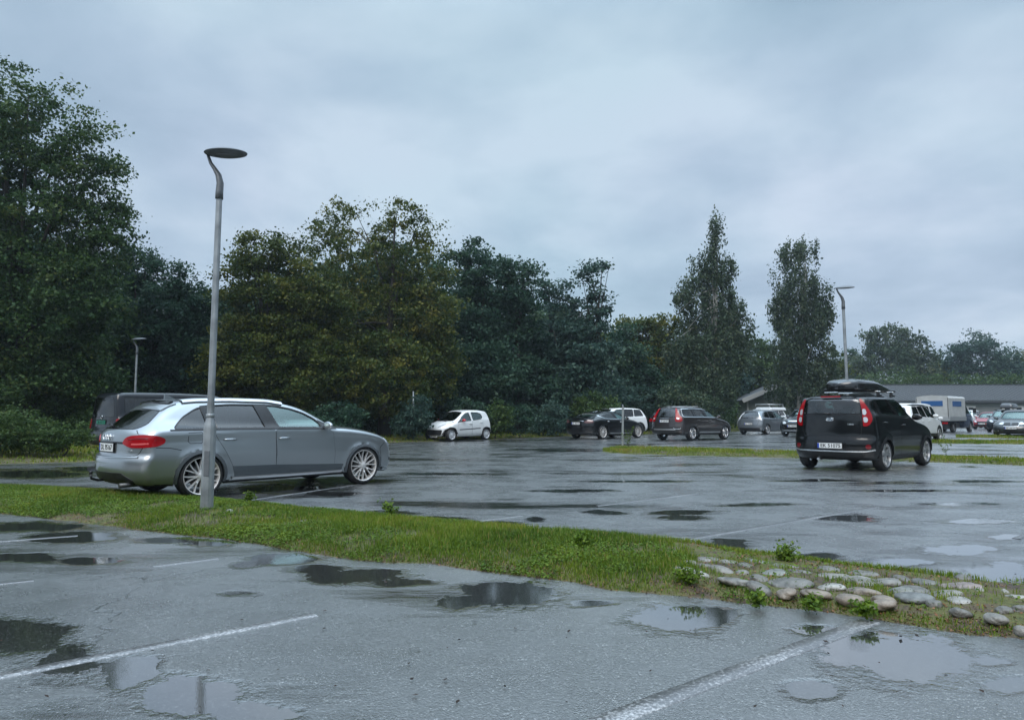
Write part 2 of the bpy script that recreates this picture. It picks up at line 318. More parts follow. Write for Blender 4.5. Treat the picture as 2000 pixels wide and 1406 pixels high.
def park_line(p, q, wd=.10):
    mt = M_LINE if wd > .08 else M_FAINT
    a, b = Vector((*G(*p), 0)), Vector((*G(*q), 0)); d = (b - a).normalized(); n = Vector((-d.y, d.x, 0)); L_ = (b - a).length; k = max(2, int(L_ / .08)); V, F = [], []
    for i in range(k + 1):
        c = a + (b - a) * i / k; w1 = wd / 2 * (1 + .10 * (fbm(np.array([i * .37]), np.array([c.x * 3]), 4)[0] - .5)); V += [tuple(c + n * (w1 + .002) - Vector((0, 0, .001))), tuple(c + n * w1 + Vector((0, 0, .003))), tuple(c - n * w1 + Vector((0, 0, .003))), tuple(c - n * (w1 + .002) - Vector((0, 0, .001)))]
        if i: F += [(4 * i - 4 + q, 4 * i - 3 + q, 4 * i + 1 + q, 4 * i + q) for q in range(3)]
    tag(link('parking_line', mesh_np('parking_line', V, F), mt), kind='structure')
for p, q, w_ in [((-80, 1336), (615, 1200), .085), ((1140, 1424), (1700, 1212), .11), ((-60, 1146), (66, 1133), .055), ((298, 1106), (425, 1090), .065), ((-40, 1060), (152, 1046), .055), ((1345, 1053), (1712, 990), .07), ((1165, 988), (1362, 964), .06),
              ((935, 1017), (1018, 1007), .05), ((470, 979), (705, 945), .055), ((1640, 921), (1790, 898), .06), ((1250, 862), (1330, 857), .08), ((1985, 1052), (2040, 1032), .07)]: park_line(p, q, w_)
def soil_mat():
    m = pmat('soil and moss', (.1, .08, .04), .8); nt = m.node_tree; b = nt.nodes['Principled BSDF']; N = nt.nodes.new; L = nt.links.new
    ge = N('ShaderNodeNewGeometry'); n = N('ShaderNodeTexNoise'); n.inputs['Scale'].default_value = 3.5; n.inputs['Detail'].default_value = 8; n.inputs['Roughness'].default_value = .7; L(ge.outputs['Position'], n.inputs['Vector'])
    r = N('ShaderNodeValToRGB'); e = r.color_ramp.elements; e[0].position = .35; e[0].color = (.035, .045, .012, 1); e[1].position = .7; e[1].color = (.16, .075, .03, 1)
    q = e.new(.46); q.color = (.10, .10, .022, 1); q = e.new(.56); q.color = (.085, .06, .035, 1); q = e.new(.63); q.color = (.05, .04, .03, 1); L(n.outputs[0], r.inputs[0]); L(r.outputs[0], b.inputs['Base Color'])
    n2 = N('ShaderNodeTexNoise'); n2.inputs['Scale'].default_value = 40; n2.inputs['Detail'].default_value = 6; L(ge.outputs['Position'], n2.inputs['Vector']); bp = N('ShaderNodeBump'); bp.inputs['Distance'].default_value = .03; L(n2.outputs[0], bp.inputs['Height']); L(bp.outputs[0], b.inputs['Normal']); return m
M_SOIL = soil_mat()
def leaf_mat(name, cols, rough=.45, trans=.34):
    m = bpy.data.materials.new(name); m.use_nodes = True; nt = m.node_tree; b = nt.nodes['Principled BSDF']; N = nt.nodes.new; L = nt.links.new
    at = N('ShaderNodeAttribute'); at.attribute_name = 'tint'; r = N('ShaderNodeValToRGB'); el = r.color_ramp.elements; n = len(cols)
    el[0].color = (*cols[0], 1); el[1].color = (*cols[-1], 1)
    for i in range(1, n - 1): q = el.new(i / (n - 1)); q.color = (*cols[i], 1)
    L(at.outputs['Fac'], r.inputs[0]); L(r.outputs[0], b.inputs['Base Color']); b.inputs['Roughness'].default_value = rough; b.inputs['Specular IOR Level'].default_value = .18
    tr = N('ShaderNodeBsdfTranslucent'); L(r.outputs[0], tr.inputs[0]); mx = N('ShaderNodeMixShader'); mx.inputs[0].default_value = trans; L(b.outputs[0], mx.inputs[1]); L(tr.outputs[0], mx.inputs[2]); L(mx.outputs[0], nt.nodes['Material Output'].inputs[0]); return m
M_GRASS = leaf_mat('grass blades', [(.040, .085, .010), (.090, .155, .014), (.155, .215, .018), (.22, .215, .030), (.28, .20, .08)], .5, .3)
def strip(upper, lower, n=90, m=9, h=.07, name='grass_island', jitter=.04):
    "mounded soil strip between two edges given as photograph points on the ground"
    def res(P):
        Q = np.array([G(*p) for p in P]); d = np.r_[0, np.cumsum(np.linalg.norm(np.diff(Q, axis=0), axis=1))]; t = np.linspace(0, d[-1], n + 1); return np.stack([np.interp(t, d, Q[:, 0]), np.interp(t, d, Q[:, 1])], 1)
    U, Lw = res(upper), res(lower); s = np.arange(n + 1)
    for E, sd in ((U, 1), (Lw, 2)):
        w_ = jitter * (vnoise(E[:, 0] * 3.1, E[:, 1] * 2.3, sd) - .5) * 2 + jitter * .8 * (vnoise(E[:, 0] * 9.1, E[:, 1] * 8.3, sd + 5) - .5); E[:, 1] += w_
    t = np.linspace(0, 1, m + 1); V = U[:, None, :] * (1 - t)[None, :, None] + Lw[:, None, :] * t[None, :, None]
    Z = h * np.sin(np.pi * t[None, :]).clip(0) ** .5 * (.7 + .6 * fbm(V[..., 0] * 2, V[..., 1] * 2, 11)) - .006 * ((t == 0) | (t == 1))[None, :] + .001
    P = np.concatenate([V, Z[..., None]], 2); k = m + 1; i, j = np.meshgrid(np.arange(n), np.arange(m), indexing='ij'); a = (i * k + j).ravel()
    me = mesh_np('soil_bed', P.reshape(-1, 3), np.stack([a, a + k, a + k + 1, a + 1], 1)[:, ::-1], True); tag(link('soil_bed', me, M_SOIL), kind='structure')
    return P
def on_strip(P, u, v):
    n, m = P.shape[0] - 1, P.shape[1] - 1; a, b = u * n, v * m; i, j = np.clip(a.astype(int), 0, n - 1), np.clip(b.astype(int), 0, m - 1); a, b = (a - i)[:, None], (b - j)[:, None]
    return P[i, j] * (1 - a) * (1 - b) + P[i + 1, j] * a * (1 - b) + P[i, j + 1] * (1 - a) * b + P[i + 1, j + 1] * a * b
def blades(B, h, w_, tint, seed=1, lean=.5):
    "B (n,3) roots; one mesh of bent blades"
    r = np.random.default_rng(seed); n = len(B); az = r.random(n) * 2 * np.pi; d = np.stack([np.cos(az), np.sin(az), 0 * az], 1); sd = np.stack([-np.sin(az), np.cos(az), 0 * az], 1)
    ln = lean * (.2 + r.random(n)); h = h[:, None]; w_ = w_[:, None]; up = np.array([0, 0, 1.])
    p0, p1, p2 = B, B + up * h * .55 + d * h * (ln * .35)[:, None], B + up * h * (1 - .35 * ln)[:, None] + d * h * ln[:, None]
    V = np.stack([p0 - sd * w_ / 2, p0 + sd * w_ / 2, p1 + sd * w_ * .42, p1 - sd * w_ * .42, p2], 1).reshape(-1, 3); o = np.arange(n)[:, None] * 5
    F = np.concatenate([o + [0, 1, 2], o + [0, 2, 3], o + [3, 2, 4]], 1).reshape(-1, 3); me = mesh_np('grass', V, F); set_attr(me, 'tint', np.repeat(tint, 5)); return me
def leaflets(B, size, tint, seed=2, flat=.5):
    r = np.random.default_rng(seed); n = len(B); nz = np.stack([r.normal(0, flat, n), r.normal(0, flat, n), np.ones(n)], 1); nz /= np.linalg.norm(nz, axis=1)[:, None]
    a = r.normal(size=(n, 3)); a -= nz * (a * nz).sum(1)[:, None]; a /= np.linalg.norm(a, axis=1)[:, None]; b = np.cross(nz, a); s = size[:, None]
    V = np.stack([B - a * s * .5, B + b * s * .36 + nz * s * .06, B + a * s * .6, B - b * s * .36 + nz * s * .06], 1).reshape(-1, 3); F = np.arange(n * 4).reshape(-1, 4)
    me = mesh_np('leaves', V, F); set_attr(me, 'tint', np.repeat(tint, 4)); return me
def grass_on(P, n, hh, ww, seed, stone=None, clover=0, sparse=.32, tb=0.):
    r = np.random.default_rng(seed); u = r.random(n); v = r.random(n) ** .9; v = .5 + (v - .5) * .98; B = on_strip(P, u, v); den = fbm(B[:, 0] * 1.7, B[:, 1] * 1.7, seed + 3)
    keep = r.random(n) < np.clip((den - sparse) * 5, .12, 1); u = u + (.035 * (fbm(B[:, 0] * 2.5, B[:, 1] * 2.5, 71) - .5) * 2 if stone is not None else 0)
    if stone is not None: keep &= ~((u > stone) & (v > .16) & (v < .93) & (r.random(n) < .93 - .5 * (fbm(B[:, 0] * 3, B[:, 1] * 3, 44) > .58)))
    B, v, u = B[keep], v[keep], u[keep]; n = len(B); pat = fbm(B[:, 0] * .9 + 5, B[:, 1] * .9, seed + 9); edge = 1 - .55 * np.abs(2 * v - 1) ** 3
    hs = 1 if stone is None else np.where((u > stone) & (v > .16), .6, 1.)
    h = hs * hh * (.35 + 1.3 * np.clip(pat - .2, 0, 1) * 1.4) * (.5 + r.random(n)) * edge; tint = np.clip(.18 + tb + .9 * (fbm(B[:, 0] * 1.1, B[:, 1] * 1.1, seed + 20) - .3) + r.normal(0, .12, n), 0, 1); tint = np.where(r.random(n) < .06, .95, tint)
    o = link('grass', blades(B, h, ww * (.6 + .8 * r.random(n)), tint, seed), M_GRASS); tag(o, kind='stuff')
    if clover:
        u = r.random(clover); v = r.random(clover); B = on_strip(P, u, v); cl = fbm(B[:, 0] * 2.3 + 3, B[:, 1] * 2.3, seed + 31); k = (cl > .47)
        if stone is not None: k &= ~((u > stone) & (r.random(clover) < .93))
        B = B[k]; v = v[k]; B[:, 2] += hh * (.15 + .5 * r.random(len(B)))
        t = np.clip(.12 + .6 * (cl[k] - .4) + r.normal(0, .1, len(B)), 0, .6); o = link('clover', leaflets(B, .012 + .016 * r.random(len(B)), t, seed + 1), M_GRASS); tag(o, kind='stuff')
ISL = strip([(-90, 947), (0, 950), (160, 955), (240, 962), (400, 974), (480, 981), (560, 990), (640, 998), (750, 1007), (850, 1019), (1000, 1030), (1200, 1047), (1340, 1062), (1420, 1077), (1530, 1087), (1600, 1099), (1750, 1119), (1900, 1136), (2000, 1143), (2120, 1155), (2500, 1192), (2700, 1225)],
            [(-90, 996), (0, 1003), (150, 1020), (300, 1039), (430, 1052), (560, 1074), (700, 1094), (830, 1102), (920, 1112), (1000, 1124), (1130, 1140), (1200, 1153), (1340, 1166), (1450, 1180), (1560, 1192), (1700, 1208), (1800, 1225), (1900, 1241), (2000, 1250), (2120, 1268), (2500, 1300), (2700, 1232)], n=330, m=14, h=.075)
STONE_U = float(np.argmin([abs((on_strip(ISL, np.array([q]), np.array([.5]))[0][0] / on_strip(ISL, np.array([q]), np.array([.5]))[0][1]) * FPX + 1000 - 1325) for q in np.linspace(0, 1, 400)])) / 399
grass_on(ISL, 190000, .052, .0045, 1, STONE_U, 120000)
ISL2 = strip([(1178, 879), (1215, 873), (1400, 877), (1560, 883), (1830, 890), (2000, 897), (2150, 903)], [(1178, 882), (1230, 887), (1400, 891), (1560, 895), (1830, 903), (2000, 909), (2150, 915)], n=120, m=5, h=.06, jitter=.15)
grass_on(ISL2, 30000, .085, .012, 4, tb=.12, sparse=.25)
ISL3 = strip([(1790, 861.5), (1900, 861.5), (2150, 863)], [(1790, 864.5), (1900, 867), (2150, 869)], n=60, m=4, h=.05, jitter=.3); grass_on(ISL3, 9000, .09, .025, 5, tb=.12, sparse=.2)
ISL4 = strip([(1862, 852.5), (1950, 851), (2150, 851)], [(1862, 854), (1950, 856), (2150, 857)], n=50, m=4, h=.05, jitter=.3); grass_on(ISL4, 7000, .09, .03, 6, tb=.15, sparse=.2)
VER = strip([(-200, 862), (60, 868), (200, 862), (480, 846), (760, 838), (1000, 834), (1200, 830), (1330, 828), (1420, 829), (1500, 828)], [(-200, 912), (60, 905), (160, 903), (300, 889), (560, 875), (760, 865), (1000, 857), (1110, 852), (1250, 849), (1430, 843), (1500, 840)], n=160, m=6, h=.14, jitter=.4)
grass_on(VER, 90000, .16, .024, 8, tb=.10, sparse=.2)
# ------------------------------------------------------------------ cobbles set in the island's right end
def stone_obj(x, y, z, a, b, h, rz, col, label, seed, name='cobble_stone', cat='stone', group='cobbles set in the near grass island'):
    r = np.random.default_rng(seed); bm = bmesh.new(); bmesh.ops.create_icosphere(bm, subdivisions=3, radius=1); of = r.random(3) * 20
    for v in bm.verts:
        p = v.co; q = np.array(p) * .9 + of; d = 1 + .38 * (fbm(np.array([q[0] * 1.3 + q[2]]), np.array([q[1] * 1.3 - q[2]]), 2, 3)[0] - .5) * 2
        sx = abs(p.x) ** .85 * (1 if p.x > 0 else -1); v.co = Vector((sx * a * d, p.y * b * d, (p.z * d if p.z < 0 else p.z ** .9 * d) * h))
    me = bpy.data.meshes.new(name); bm.to_mesh(me); bm.free(); me.polygons.foreach_set('use_smooth', np.ones(len(me.polygons), bool))
    o = link(name, me, col); o.location = (x, y, z); o.rotation_euler = (r.normal(0, .12), r.normal(0, .12), rz); return tag(o, label, cat, group)
def stone_mat(nm, c):
    return pmat('stone ' + nm, c, .42, spec=.4, noise=.5, nscale=16, bump=.8, bscale=45)
SM = {k: stone_mat(k, v) for k, v in {'pale grey': (0.172, 0.163, 0.144), 'white': (0.256, 0.246, 0.224), 'pinkish': (0.192, 0.154, 0.140), 'blue grey': (0.128, 0.131, 0.125), 'tan': (0.186, 0.154, 0.122), 'grey': (0.128, 0.122, 0.108), 'greenish': (0.147, 0.151, 0.134)}.items()}
Z3 = lambda x, y: (1300 + x / 2000 * 700, 1040 + y / 686 * 240)
STN = [('back', 125, 186, 46, 'pale grey', 9), ('back', 238, 166, 58, 'pale grey', 14), ('back', 350, 180, 58, 'pale grey', 14), ('back', 525, 182, 80, 'greenish', 12), ('second', 115, 222, 58, 'pale grey', 14), ('second', 222, 200, 40, 'grey', 14), ('second', 320, 222, 56, 'pale grey', 24),
       ('second', 455, 202, 50, 'grey', 20), ('second', 585, 242, 72, 'greenish', 22), ('second', 690, 210, 70, 'pale grey', 16), ('second', 762, 238, 58, 'grey', 22), ('back', 905, 222, 50, 'grey', 15), ('second', 910, 258, 98, 'pale grey', 24), ('back', 1092, 246, 70, 'grey', 14), ('second', 1105, 288, 80, 'pale grey', 25), ('second', 1225, 292, 66, 'pale grey', 20),
       ('second', 1320, 275, 44, 'grey', 10), ('second', 1465, 293, 60, 'grey', 25), ('third', 200, 248, 44, 'white', 10), ('third', 395, 284, 80, 'pale grey', 22), ('third', 430, 240, 30, 'pale grey', 12), ('third', 525, 270, 46, 'grey', 17), ('third', 705, 290, 96, 'grey', 25), ('third', 523, 318, 56, 'grey', 28), ('third', 915, 320, 62, 'white', 14),
       ('front', 680, 346, 42, 'tan', 18), ('front', 840, 352, 68, 'tan', 24), ('third', 1118, 342, 84, 'tan', 20), ('third', 1310, 342, 54, 'greenish', 22), ('third', 1395, 338, 62, 'grey', 22), ('front', 1035, 382, 58, 'tan', 34), ('front', 1215, 388, 54, 'tan', 17), ('front', 1205, 412, 66, 'tan', 28), ('third', 1380, 374, 94, 'blue grey', 32),
       ('second', 1660, 315, 88, 'pinkish', 26), ('third', 1558, 360, 70, 'pale grey', 26), ('third', 1640, 398, 52, 'white', 17), ('back', 1660, 268, 40, 'grey', 14), ('second', 1895, 352, 22, 'white', 10), ('third', 1755, 346, 20, 'white', 8), ('third', 1965, 380, 52, 'white', 14), ('front', 1645, 462, 48, 'grey', 12), ('front', 1500, 412, 40, 'grey', 12), ('front', 1890, 450, 40, 'grey', 16),
       ('front', 1845, 494, 50, 'pale grey', 16), ('front', 1980, 445, 50, 'grey', 18), ('front', 1990, 560, 30, 'pale grey', 18)]
STN.sort(key=lambda s: (s[0], s[1])); cnt_ = {}
ordw = ['first', 'second', 'third', 'fourth', 'fifth', 'sixth', 'seventh', 'eighth', 'ninth', 'tenth', 'eleventh', 'twelfth', 'thirteenth', 'fourteenth', 'fifteenth', 'sixteenth', 'seventeenth']
for i, (row, sx, sy, hw_, col, hh_) in enumerate(STN):
    px, py = Z3(sx, sy); gx, gy = G(px, py + hh_ * .35 * .25, .05); k = cnt_.get(row, 0); cnt_[row] = k + 1; a = hw_ * .41 / FPX * gy; h = max(.030, hh_ * .35 / FPX * gy * 1.0)
    rowt = {'back': 'back row', 'second': 'second row', 'third': 'third row', 'front': 'front row'}[row]
    stone_obj(gx, gy, .064, a, a * (.62 + .25 * ((i * 37) % 10) / 10), h, R(-25 + (i * 53) % 50 - 20), SM[col], '%s cobble, %s from the left in the %s of the stone patch' % (col, ordw[k], rowt), 100 + i)
for i, (px, py, hw_, hh_, col, lab) in enumerate([(291, 990, 6, 4, 'white', 'small white pebble in the grass left of the near lamp post'), (449, 1003, 9, 8, 'white', 'round white stone in the grass right of the near lamp post'), (555, 1016, 18, 5, 'pale grey', 'flat pale stone in the grass right of the lamp post, leftmost of two'), (596, 1020, 22, 5, 'pale grey', 'flat pale stone in the grass right of the lamp post, rightmost of two'),
                                                 (686, 1031, 8, 4, 'white', 'little white stone halfway along the near grass island'), (888, 1048, 16, 7, 'tan', 'tan stone sunk in grass halfway along the near island'), (905, 1060, 9, 6, 'white', 'white stone just below the tan stone in the near island')]):
    gx, gy = G(px, py, .05); stone_obj(gx, gy, .055, hw_ / FPX * gy, hw_ / FPX * gy * .7, hh_ / FPX * gy, .3, SM[col], lab, 300 + i, group='loose stones in the near grass')
# weeds that stand out of the grass
def weed(px, py, h, n, lab, seed, spread=.12, ls=.03, base=.05):
    r = np.random.default_rng(seed); gx, gy = G(px, py, .04); root = empty('weed', (gx, gy, base), 0, lab, 'plant', 'weeds in the grass islands')
    mb = MB(); tips = []
    for i in range(n):
        a = r.random() * 6.28; q = Vector((math.cos(a), math.sin(a), 0)) * spread * r.random(); hh = h * (.5 + .5 * r.random()); mb.tube([(0, 0, 0), q * .4 + Vector((0, 0, hh * .6)), q + Vector((0, 0, hh))], [.003, .0025, .0015], 4)
        for t in np.linspace(.3, 1, 7): tips.append(np.array(q * t) + [r.normal(0, .015), r.normal(0, .015), hh * t])
    mb.build('stem', pmat('weed stem', (.06, .07, .02), .6), root); T = np.repeat(np.array(tips), 6, 0); T = T + r.normal(0, .02, T.shape)
    link('foliage', leaflets(T, ls * (.6 + .8 * r.random(len(T))), np.clip(r.normal(.25, .12, len(T)), 0, .7), seed, 1.0), M_GRASS, root)
weed(1538, 1102, .17, 9, 'tall leafy weed standing above the back edge of the cobbles', 1, .11, .026); weed(762, 1008, .15, 6, 'tuft of weeds at the back edge of the near island behind the lamp', 2, .10, .03)
weed(490, 985, .14, 5, 'small weed just behind the near lamp post, on its right', 3, .1, .03); weed(1228, 874, .75, 4, 'tall dry weed beside the grey marker post', 4, .25, .05); weed(1660 + 188, 890, .62, 3, 'tall thin weed on the far island right of the boxy black car', 5, .2, .04)
weed(1340, 1140, .10, 10, 'low dark green weed clump at the left end of the cobbles', 6, .13, .022); weed(1480, 1178, .05, 5, 'broad leaved weed at the front edge of the cobbles', 7, .05, .026); weed(1590, 1187, .045, 5, 'second broad leaved weed at the front edge of the cobbles', 8, .06, .026); weed(1690, 1200, .045, 6, 'third broad leaved weed at the front edge, below the tan cobbles', 9, .07, .026); weed(1140, 1075, .12, 14, 'leafy weed clump in the middle of the near island', 10, .12, .03)
# litter of leaves and twigs on the asphalt
def litter():
    r = np.random.default_rng(5); n = 130; px = r.random(n) * 2000; py = 1010 + r.random(n) ** .8 * 390; B = np.array([(*G(a, b), .012) for a, b in zip(px, py)]); tag(link('leaf_litter', leaflets(B, .010 + .02 * r.random(n) ** 2, r.random(n), 6, .3), leaf_mat('dead leaf', [(.015, .012, .01), (.04, .02, .012)], .6, 0)), kind='stuff')
litter()
def strip_litter():
    r = np.random.default_rng(15); n = 15000; u = STONE_U - .02 + (1.02 - STONE_U) * r.random(n); v = r.random(n); m = r.random(n) < .35; u = np.where(m, r.random(n), u); v = np.where(m, .90 + .10 * r.random(n), v); u = np.clip(u, 0, 1); B = on_strip(ISL, u, v); k = (fbm(B[:, 0] * 3, B[:, 1] * 3, 81) > .45) | m; B = B[k]; B[:, 2] += .006
    tag(link('leaf_litter', leaflets(B, .006 + .016 * r.random(len(B)) ** 2, np.clip(r.random(len(B)), 0, 1), 16, .5), leaf_mat('brown leaf bits', [(.05, .025, .012), (.16, .07, .03), (.22, .12, .06), (.12, .10, .05)], .6, 0)), kind='stuff')
strip_litter()
# ------------------------------------------------------------------ trees
M_BARK = pmat('dark bark', (.035, .030, .025), .85, noise=.4, nscale=3, bump=.6, bscale=14)
M_BIRCH = pmat('birch bark', (.30, .29, .27), .7, noise=.6, nscale=2.5, bump=.3, bscale=10)
def zat(py, Z):
    x, y, d = ray(1000, py); return CAM_H + d / y * Z
def xat(px, py, Z):
    x, y, d = ray(px, py); return x / y * Z
LM = dict(maple=leaf_mat('maple leaves', [(0.023, 0.056, 0.021), (0.043, 0.085, 0.028), (0.073, 0.122, 0.035), (0.133, 0.145, 0.041)]),
          olive=leaf_mat('yellowing leaves', [(.028, .052, .013), (.064, .092, .020), (.120, .130, .026), (.195, .170, .036)]),
          dark=leaf_mat('dark green leaves', [(0.017, 0.046, 0.030), (0.032, 0.072, 0.044), (0.051, 0.101, 0.057), (0.081, 0.127, 0.065)]),
          teal=leaf_mat('blue green leaves', [(0.024, 0.059, 0.048), (0.044, 0.087, 0.068), (0.068, 0.116, 0.083), (0.098, 0.140, 0.091)]),
          birch=leaf_mat('birch leaves', [(0.034, 0.060, 0.036), (0.058, 0.090, 0.052), (0.090, 0.122, 0.068), (0.134, 0.144, 0.073)]),
          pale=leaf_mat('pale shrub leaves', [(0.029, 0.062, 0.018), (0.050, 0.091, 0.025), (0.077, 0.125, 0.034), (0.114, 0.148, 0.046)]))
def ss_(t): t = np.clip((t - .45) / .45, 0, 1); return t * t * (3 - 2 * t)
def foliage(lobes, n, ls, cr, seed, droop=0., tw=.35, flat=.55, tri=False, fill=.30, thin=0):
    "leaf faces gathered in clumps over and inside a set of ellipsoids (x, y, z, rx, ry, rz)"
    r = np.random.default_rng(seed); L = np.array(lobes, float); area = (L[:, 3] * L[:, 5] + L[:, 4] * L[:, 5] + L[:, 3] * L[:, 4]); m = np.maximum(6, (area * 4.2 / cr ** 2)).astype(int)
    C = []
    for l, k in zip(L, m):
        d = r.normal(size=(k, 3)); d /= np.linalg.norm(d, axis=1)[:, None]; rad = np.where(r.random(k) < fill, r.uniform(.25, .75, k), r.uniform(.78, 1.04, k)); rad = np.where(r.random(k) < .06, rad * 1.14, rad)
        C.append(l[:3] + d * rad[:, None] * l[3:6])
    C = np.concatenate(C); C = C[C[:, 2] > .1]
    if thin: zt = C[:, 2].max(); zl = C[:, 2].min(); C = C[r.random(len(C)) > thin * ss_((C[:, 2] - zl) / (zt - zl))]
    k = len(C); ci = r.integers(0, k, n); ct = r.normal(0, .5, k); cs = r.uniform(.55, 1.25, k)
    off = r.normal(size=(n, 3)) * cr * .46 * cs[ci][:, None] * np.array([1, 1, flat])
    P = C[ci] + off
    if droop: P[:, 2] -= np.abs(r.normal(0, droop, n)) ; P[:, :2] -= off[:, :2] * .35
    P[:, 2] = np.maximum(P[:, 2], .08)
    nz = r.normal(size=(n, 3)) * .8 + np.array([0, 0, .55 if not droop else -.1]); nz /= np.linalg.norm(nz, axis=1)[:, None]; a = r.normal(size=(n, 3))
    if droop: a = a * .5 + np.array([0, 0, -1])
    a -= nz * (a * nz).sum(1)[:, None]; a /= np.linalg.norm(a, axis=1)[:, None]; b = np.cross(nz, a); s = (ls * r.uniform(.35, 1.0, n) ** 1.2 * 1.6)[:, None]
    t = np.clip(.36 + tw * ct[ci] + r.normal(0, .16, n), 0, 1)
    if tri:
        V = np.stack([P - a * s * .5, P + a * s * .5 + b * s * .1, P + b * s * .62], 1).reshape(-1, 3); F = np.arange(n * 3).reshape(-1, 3); me = mesh_np('crown', V, F); set_attr(me, 'tint', np.repeat(t, 3))
    else:
        V = np.stack([P - a * s * .5, P + b * s * .34, P + a * s * .55, P - b * s * .34], 1).reshape(-1, 3); F = np.arange(n * 4).reshape(-1, 4); me = mesh_np('crown', V, F); set_attr(me, 'tint', np.repeat(t, 4))
    return me
def limbs(root, base, lobes, r0, mat, seed, twigs=0, h0=.25, n=10):
    r = np.random.default_rng(seed); mb = MB(); L = np.array(lobes); top = L[np.argmax(L[:, 2])]; T = Vector((top[0], top[1], top[2])); b = Vector(base)
    tr = [b + (T - b) * t + Vector((math.sin(t * 5 + seed) * .12, math.cos(t * 4) * .12, 0)) * (t * (1 - t) * 4) for t in np.linspace(0, 1, 9)]; mb.tube(tr, [r0 * (1.25 if i == 0 else (1 - i / 8.6)) for i in range(9)], 9)
    for l in L:
        for q in range(max(1, n // len(L) + 1)):
            t = h0 + (1 - h0) * r.random() * .7; p0 = b + (T - b) * t; d = r.normal(size=3); d /= np.linalg.norm(d); e = Vector(l[:3] + d * l[3:6] * .8)
            if e.z < p0.z * .7: e.z = p0.z * .8
            mid = p0.lerp(e, .5) + Vector((0, 0, .12 * (e - p0).length)); ra = r0 * .38 * (1 - t * .6); mb.tube([p0, p0.lerp(mid, .5) + Vector((0, 0, .05)), mid, mid.lerp(e, .55), e], [ra, ra * .8, ra * .55, ra * .3, ra * .12], 5, cap=False)
    return mb.build('trunk', mat, root)
def tree(name, lab, blobs, Z, kind, ls, dens, seed, cat='tree', droop=0, cr=.75, bark=None, r0=.22, group=None, base_px=None, dz=None, tri=False, fill=.30, tw=.35, flat=.55, nmax=190000, thin=.35):
    "blobs are (px, py, rx, ry) outlines of the crown's lobes as they stand at distance Z"
    lobes = []; r = np.random.default_rng(seed); A = 0
    for (px, py, rx, ry) in blobs:
        z = zat(py, Z); x = xat(px, py, Z); sx = rx / FPX * Z; sz = ry / FPX * Z; dy = r.uniform(-.35, .35) * sx; lobes.append((x, Z + dy + (dz or 0), max(z, sz * .6), sx, sx * r.uniform(.7, .95), sz)); A += 3.14 * sx * sz
    bx = base_px if base_px is not None else sum(b[0] for b in blobs) / len(blobs); X = xat(bx, 811, Z); root = empty(name, (X, Z, 0), 0, lab, cat, group)
    L = [(a - X, b - Z, c, d, e, f) for a, b, c, d, e, f in lobes]; n = int((1 - .3 * thin) * min(nmax, 1.5 * dens * A / (ls * ls * .36)))
    link('crown', foliage(L, n, ls, cr, seed, droop, tw, flat, tri, fill, thin), LM[kind], root); limbs(root, (0, 0, 0), L, r0, bark or M_BARK, seed)
    return root
GT = 'trees behind the car park'
tree('maple_tree', 'tallest dark broadleaf tree, filling the left edge of the view', [(10, 215, 75, 95), (60, 260, 80, 100), (150, 280, 62, 90), (185, 380, 66, 90), (60, 420, 150, 130), (205, 470, 48, 60), (20, 600, 170, 150), (150, 590, 85, 100), (-130, 330, 150, 200), (-120, 640, 170, 170), (150, 715, 75, 70), (40, 760, 140, 70)], 26, 'maple', .110, 5.0, 1, r0=.34, cr=.62, group=GT, base_px=60)
tree('maple_tree', 'mid height dark tree between the tallest left tree and the lamp post', [(262, 530, 42, 55), (300, 580, 48, 80), (368, 560, 38, 55), (350, 640, 75, 80), (270, 690, 70, 80), (370, 740, 80, 70), (290, 780, 80, 50)], 33, 'dark', .13, 4.6, 2, cr=.7, group=GT)
tree('maple_tree', 'olive and yellow tinged tree just right of the lamp post', [(505, 500, 42, 42), (548, 500, 44, 44), (470, 560, 45, 60), (600, 570, 70, 60), (540, 600, 90, 80), (640, 600, 50, 50), (500, 700, 80, 90), (600, 720, 90, 90), (450, 740, 60, 70)], 32, 'olive', .12, 4.6, 3, cr=.62, group=GT, r0=.25)
tree('maple_tree', 'broad round topped tree in the middle with thin twiggy top', [(632, 425, 48, 38), (700, 430, 50, 38), (770, 420, 48, 36), (825, 440, 34, 40), (690, 500, 100, 70), (800, 510, 80, 65), (850, 600, 48, 75), (740, 620, 120, 80), (850, 710, 46, 70), (730, 730, 130, 80), (640, 660, 60, 80)], 35, 'olive', .13, 3.3, 4, cr=.60, group=GT, r0=.3, base_px=750, fill=.25, tw=.42, thin=.62)
tree('maple_tree', 'dark green tree with a pointed top right of the broad middle tree', [(935, 495, 34, 38), (905, 540, 40, 55), (960, 560, 48, 60), (925, 640, 70, 80), (930, 740, 90, 80)], 41, 'dark', .17, 4.8, 5, cr=.8, group=GT)
tree('maple_tree', 'dark tree with a lumpy top, second right of the broad middle tree', [(1008, 545, 36, 38), (1020, 600, 42, 60), (1000, 680, 60, 70), (1015, 760, 75, 65)], 42, 'dark', .17, 4.8, 6, cr=.8, group=GT)
tree('rowan_tree', 'thin spiky topped tree with sky showing through, left of the leaning top', [(1072, 560, 26, 30), (1100, 590, 34, 40), (1085, 650, 55, 60), (1080, 740, 75, 75)], 45, 'teal', .19, 3.6, 7, cr=.6, group=GT)
tree('maple_tree', 'blue green tree whose top leans out to the right', [(1148, 535, 26, 28), (1176, 520, 20, 12), (1168, 580, 26, 45), (1145, 620, 34, 50), (1140, 690, 62, 60), (1130, 765, 85, 60)], 45, 'teal', .19, 4.2, 8, cr=.7, group=GT)
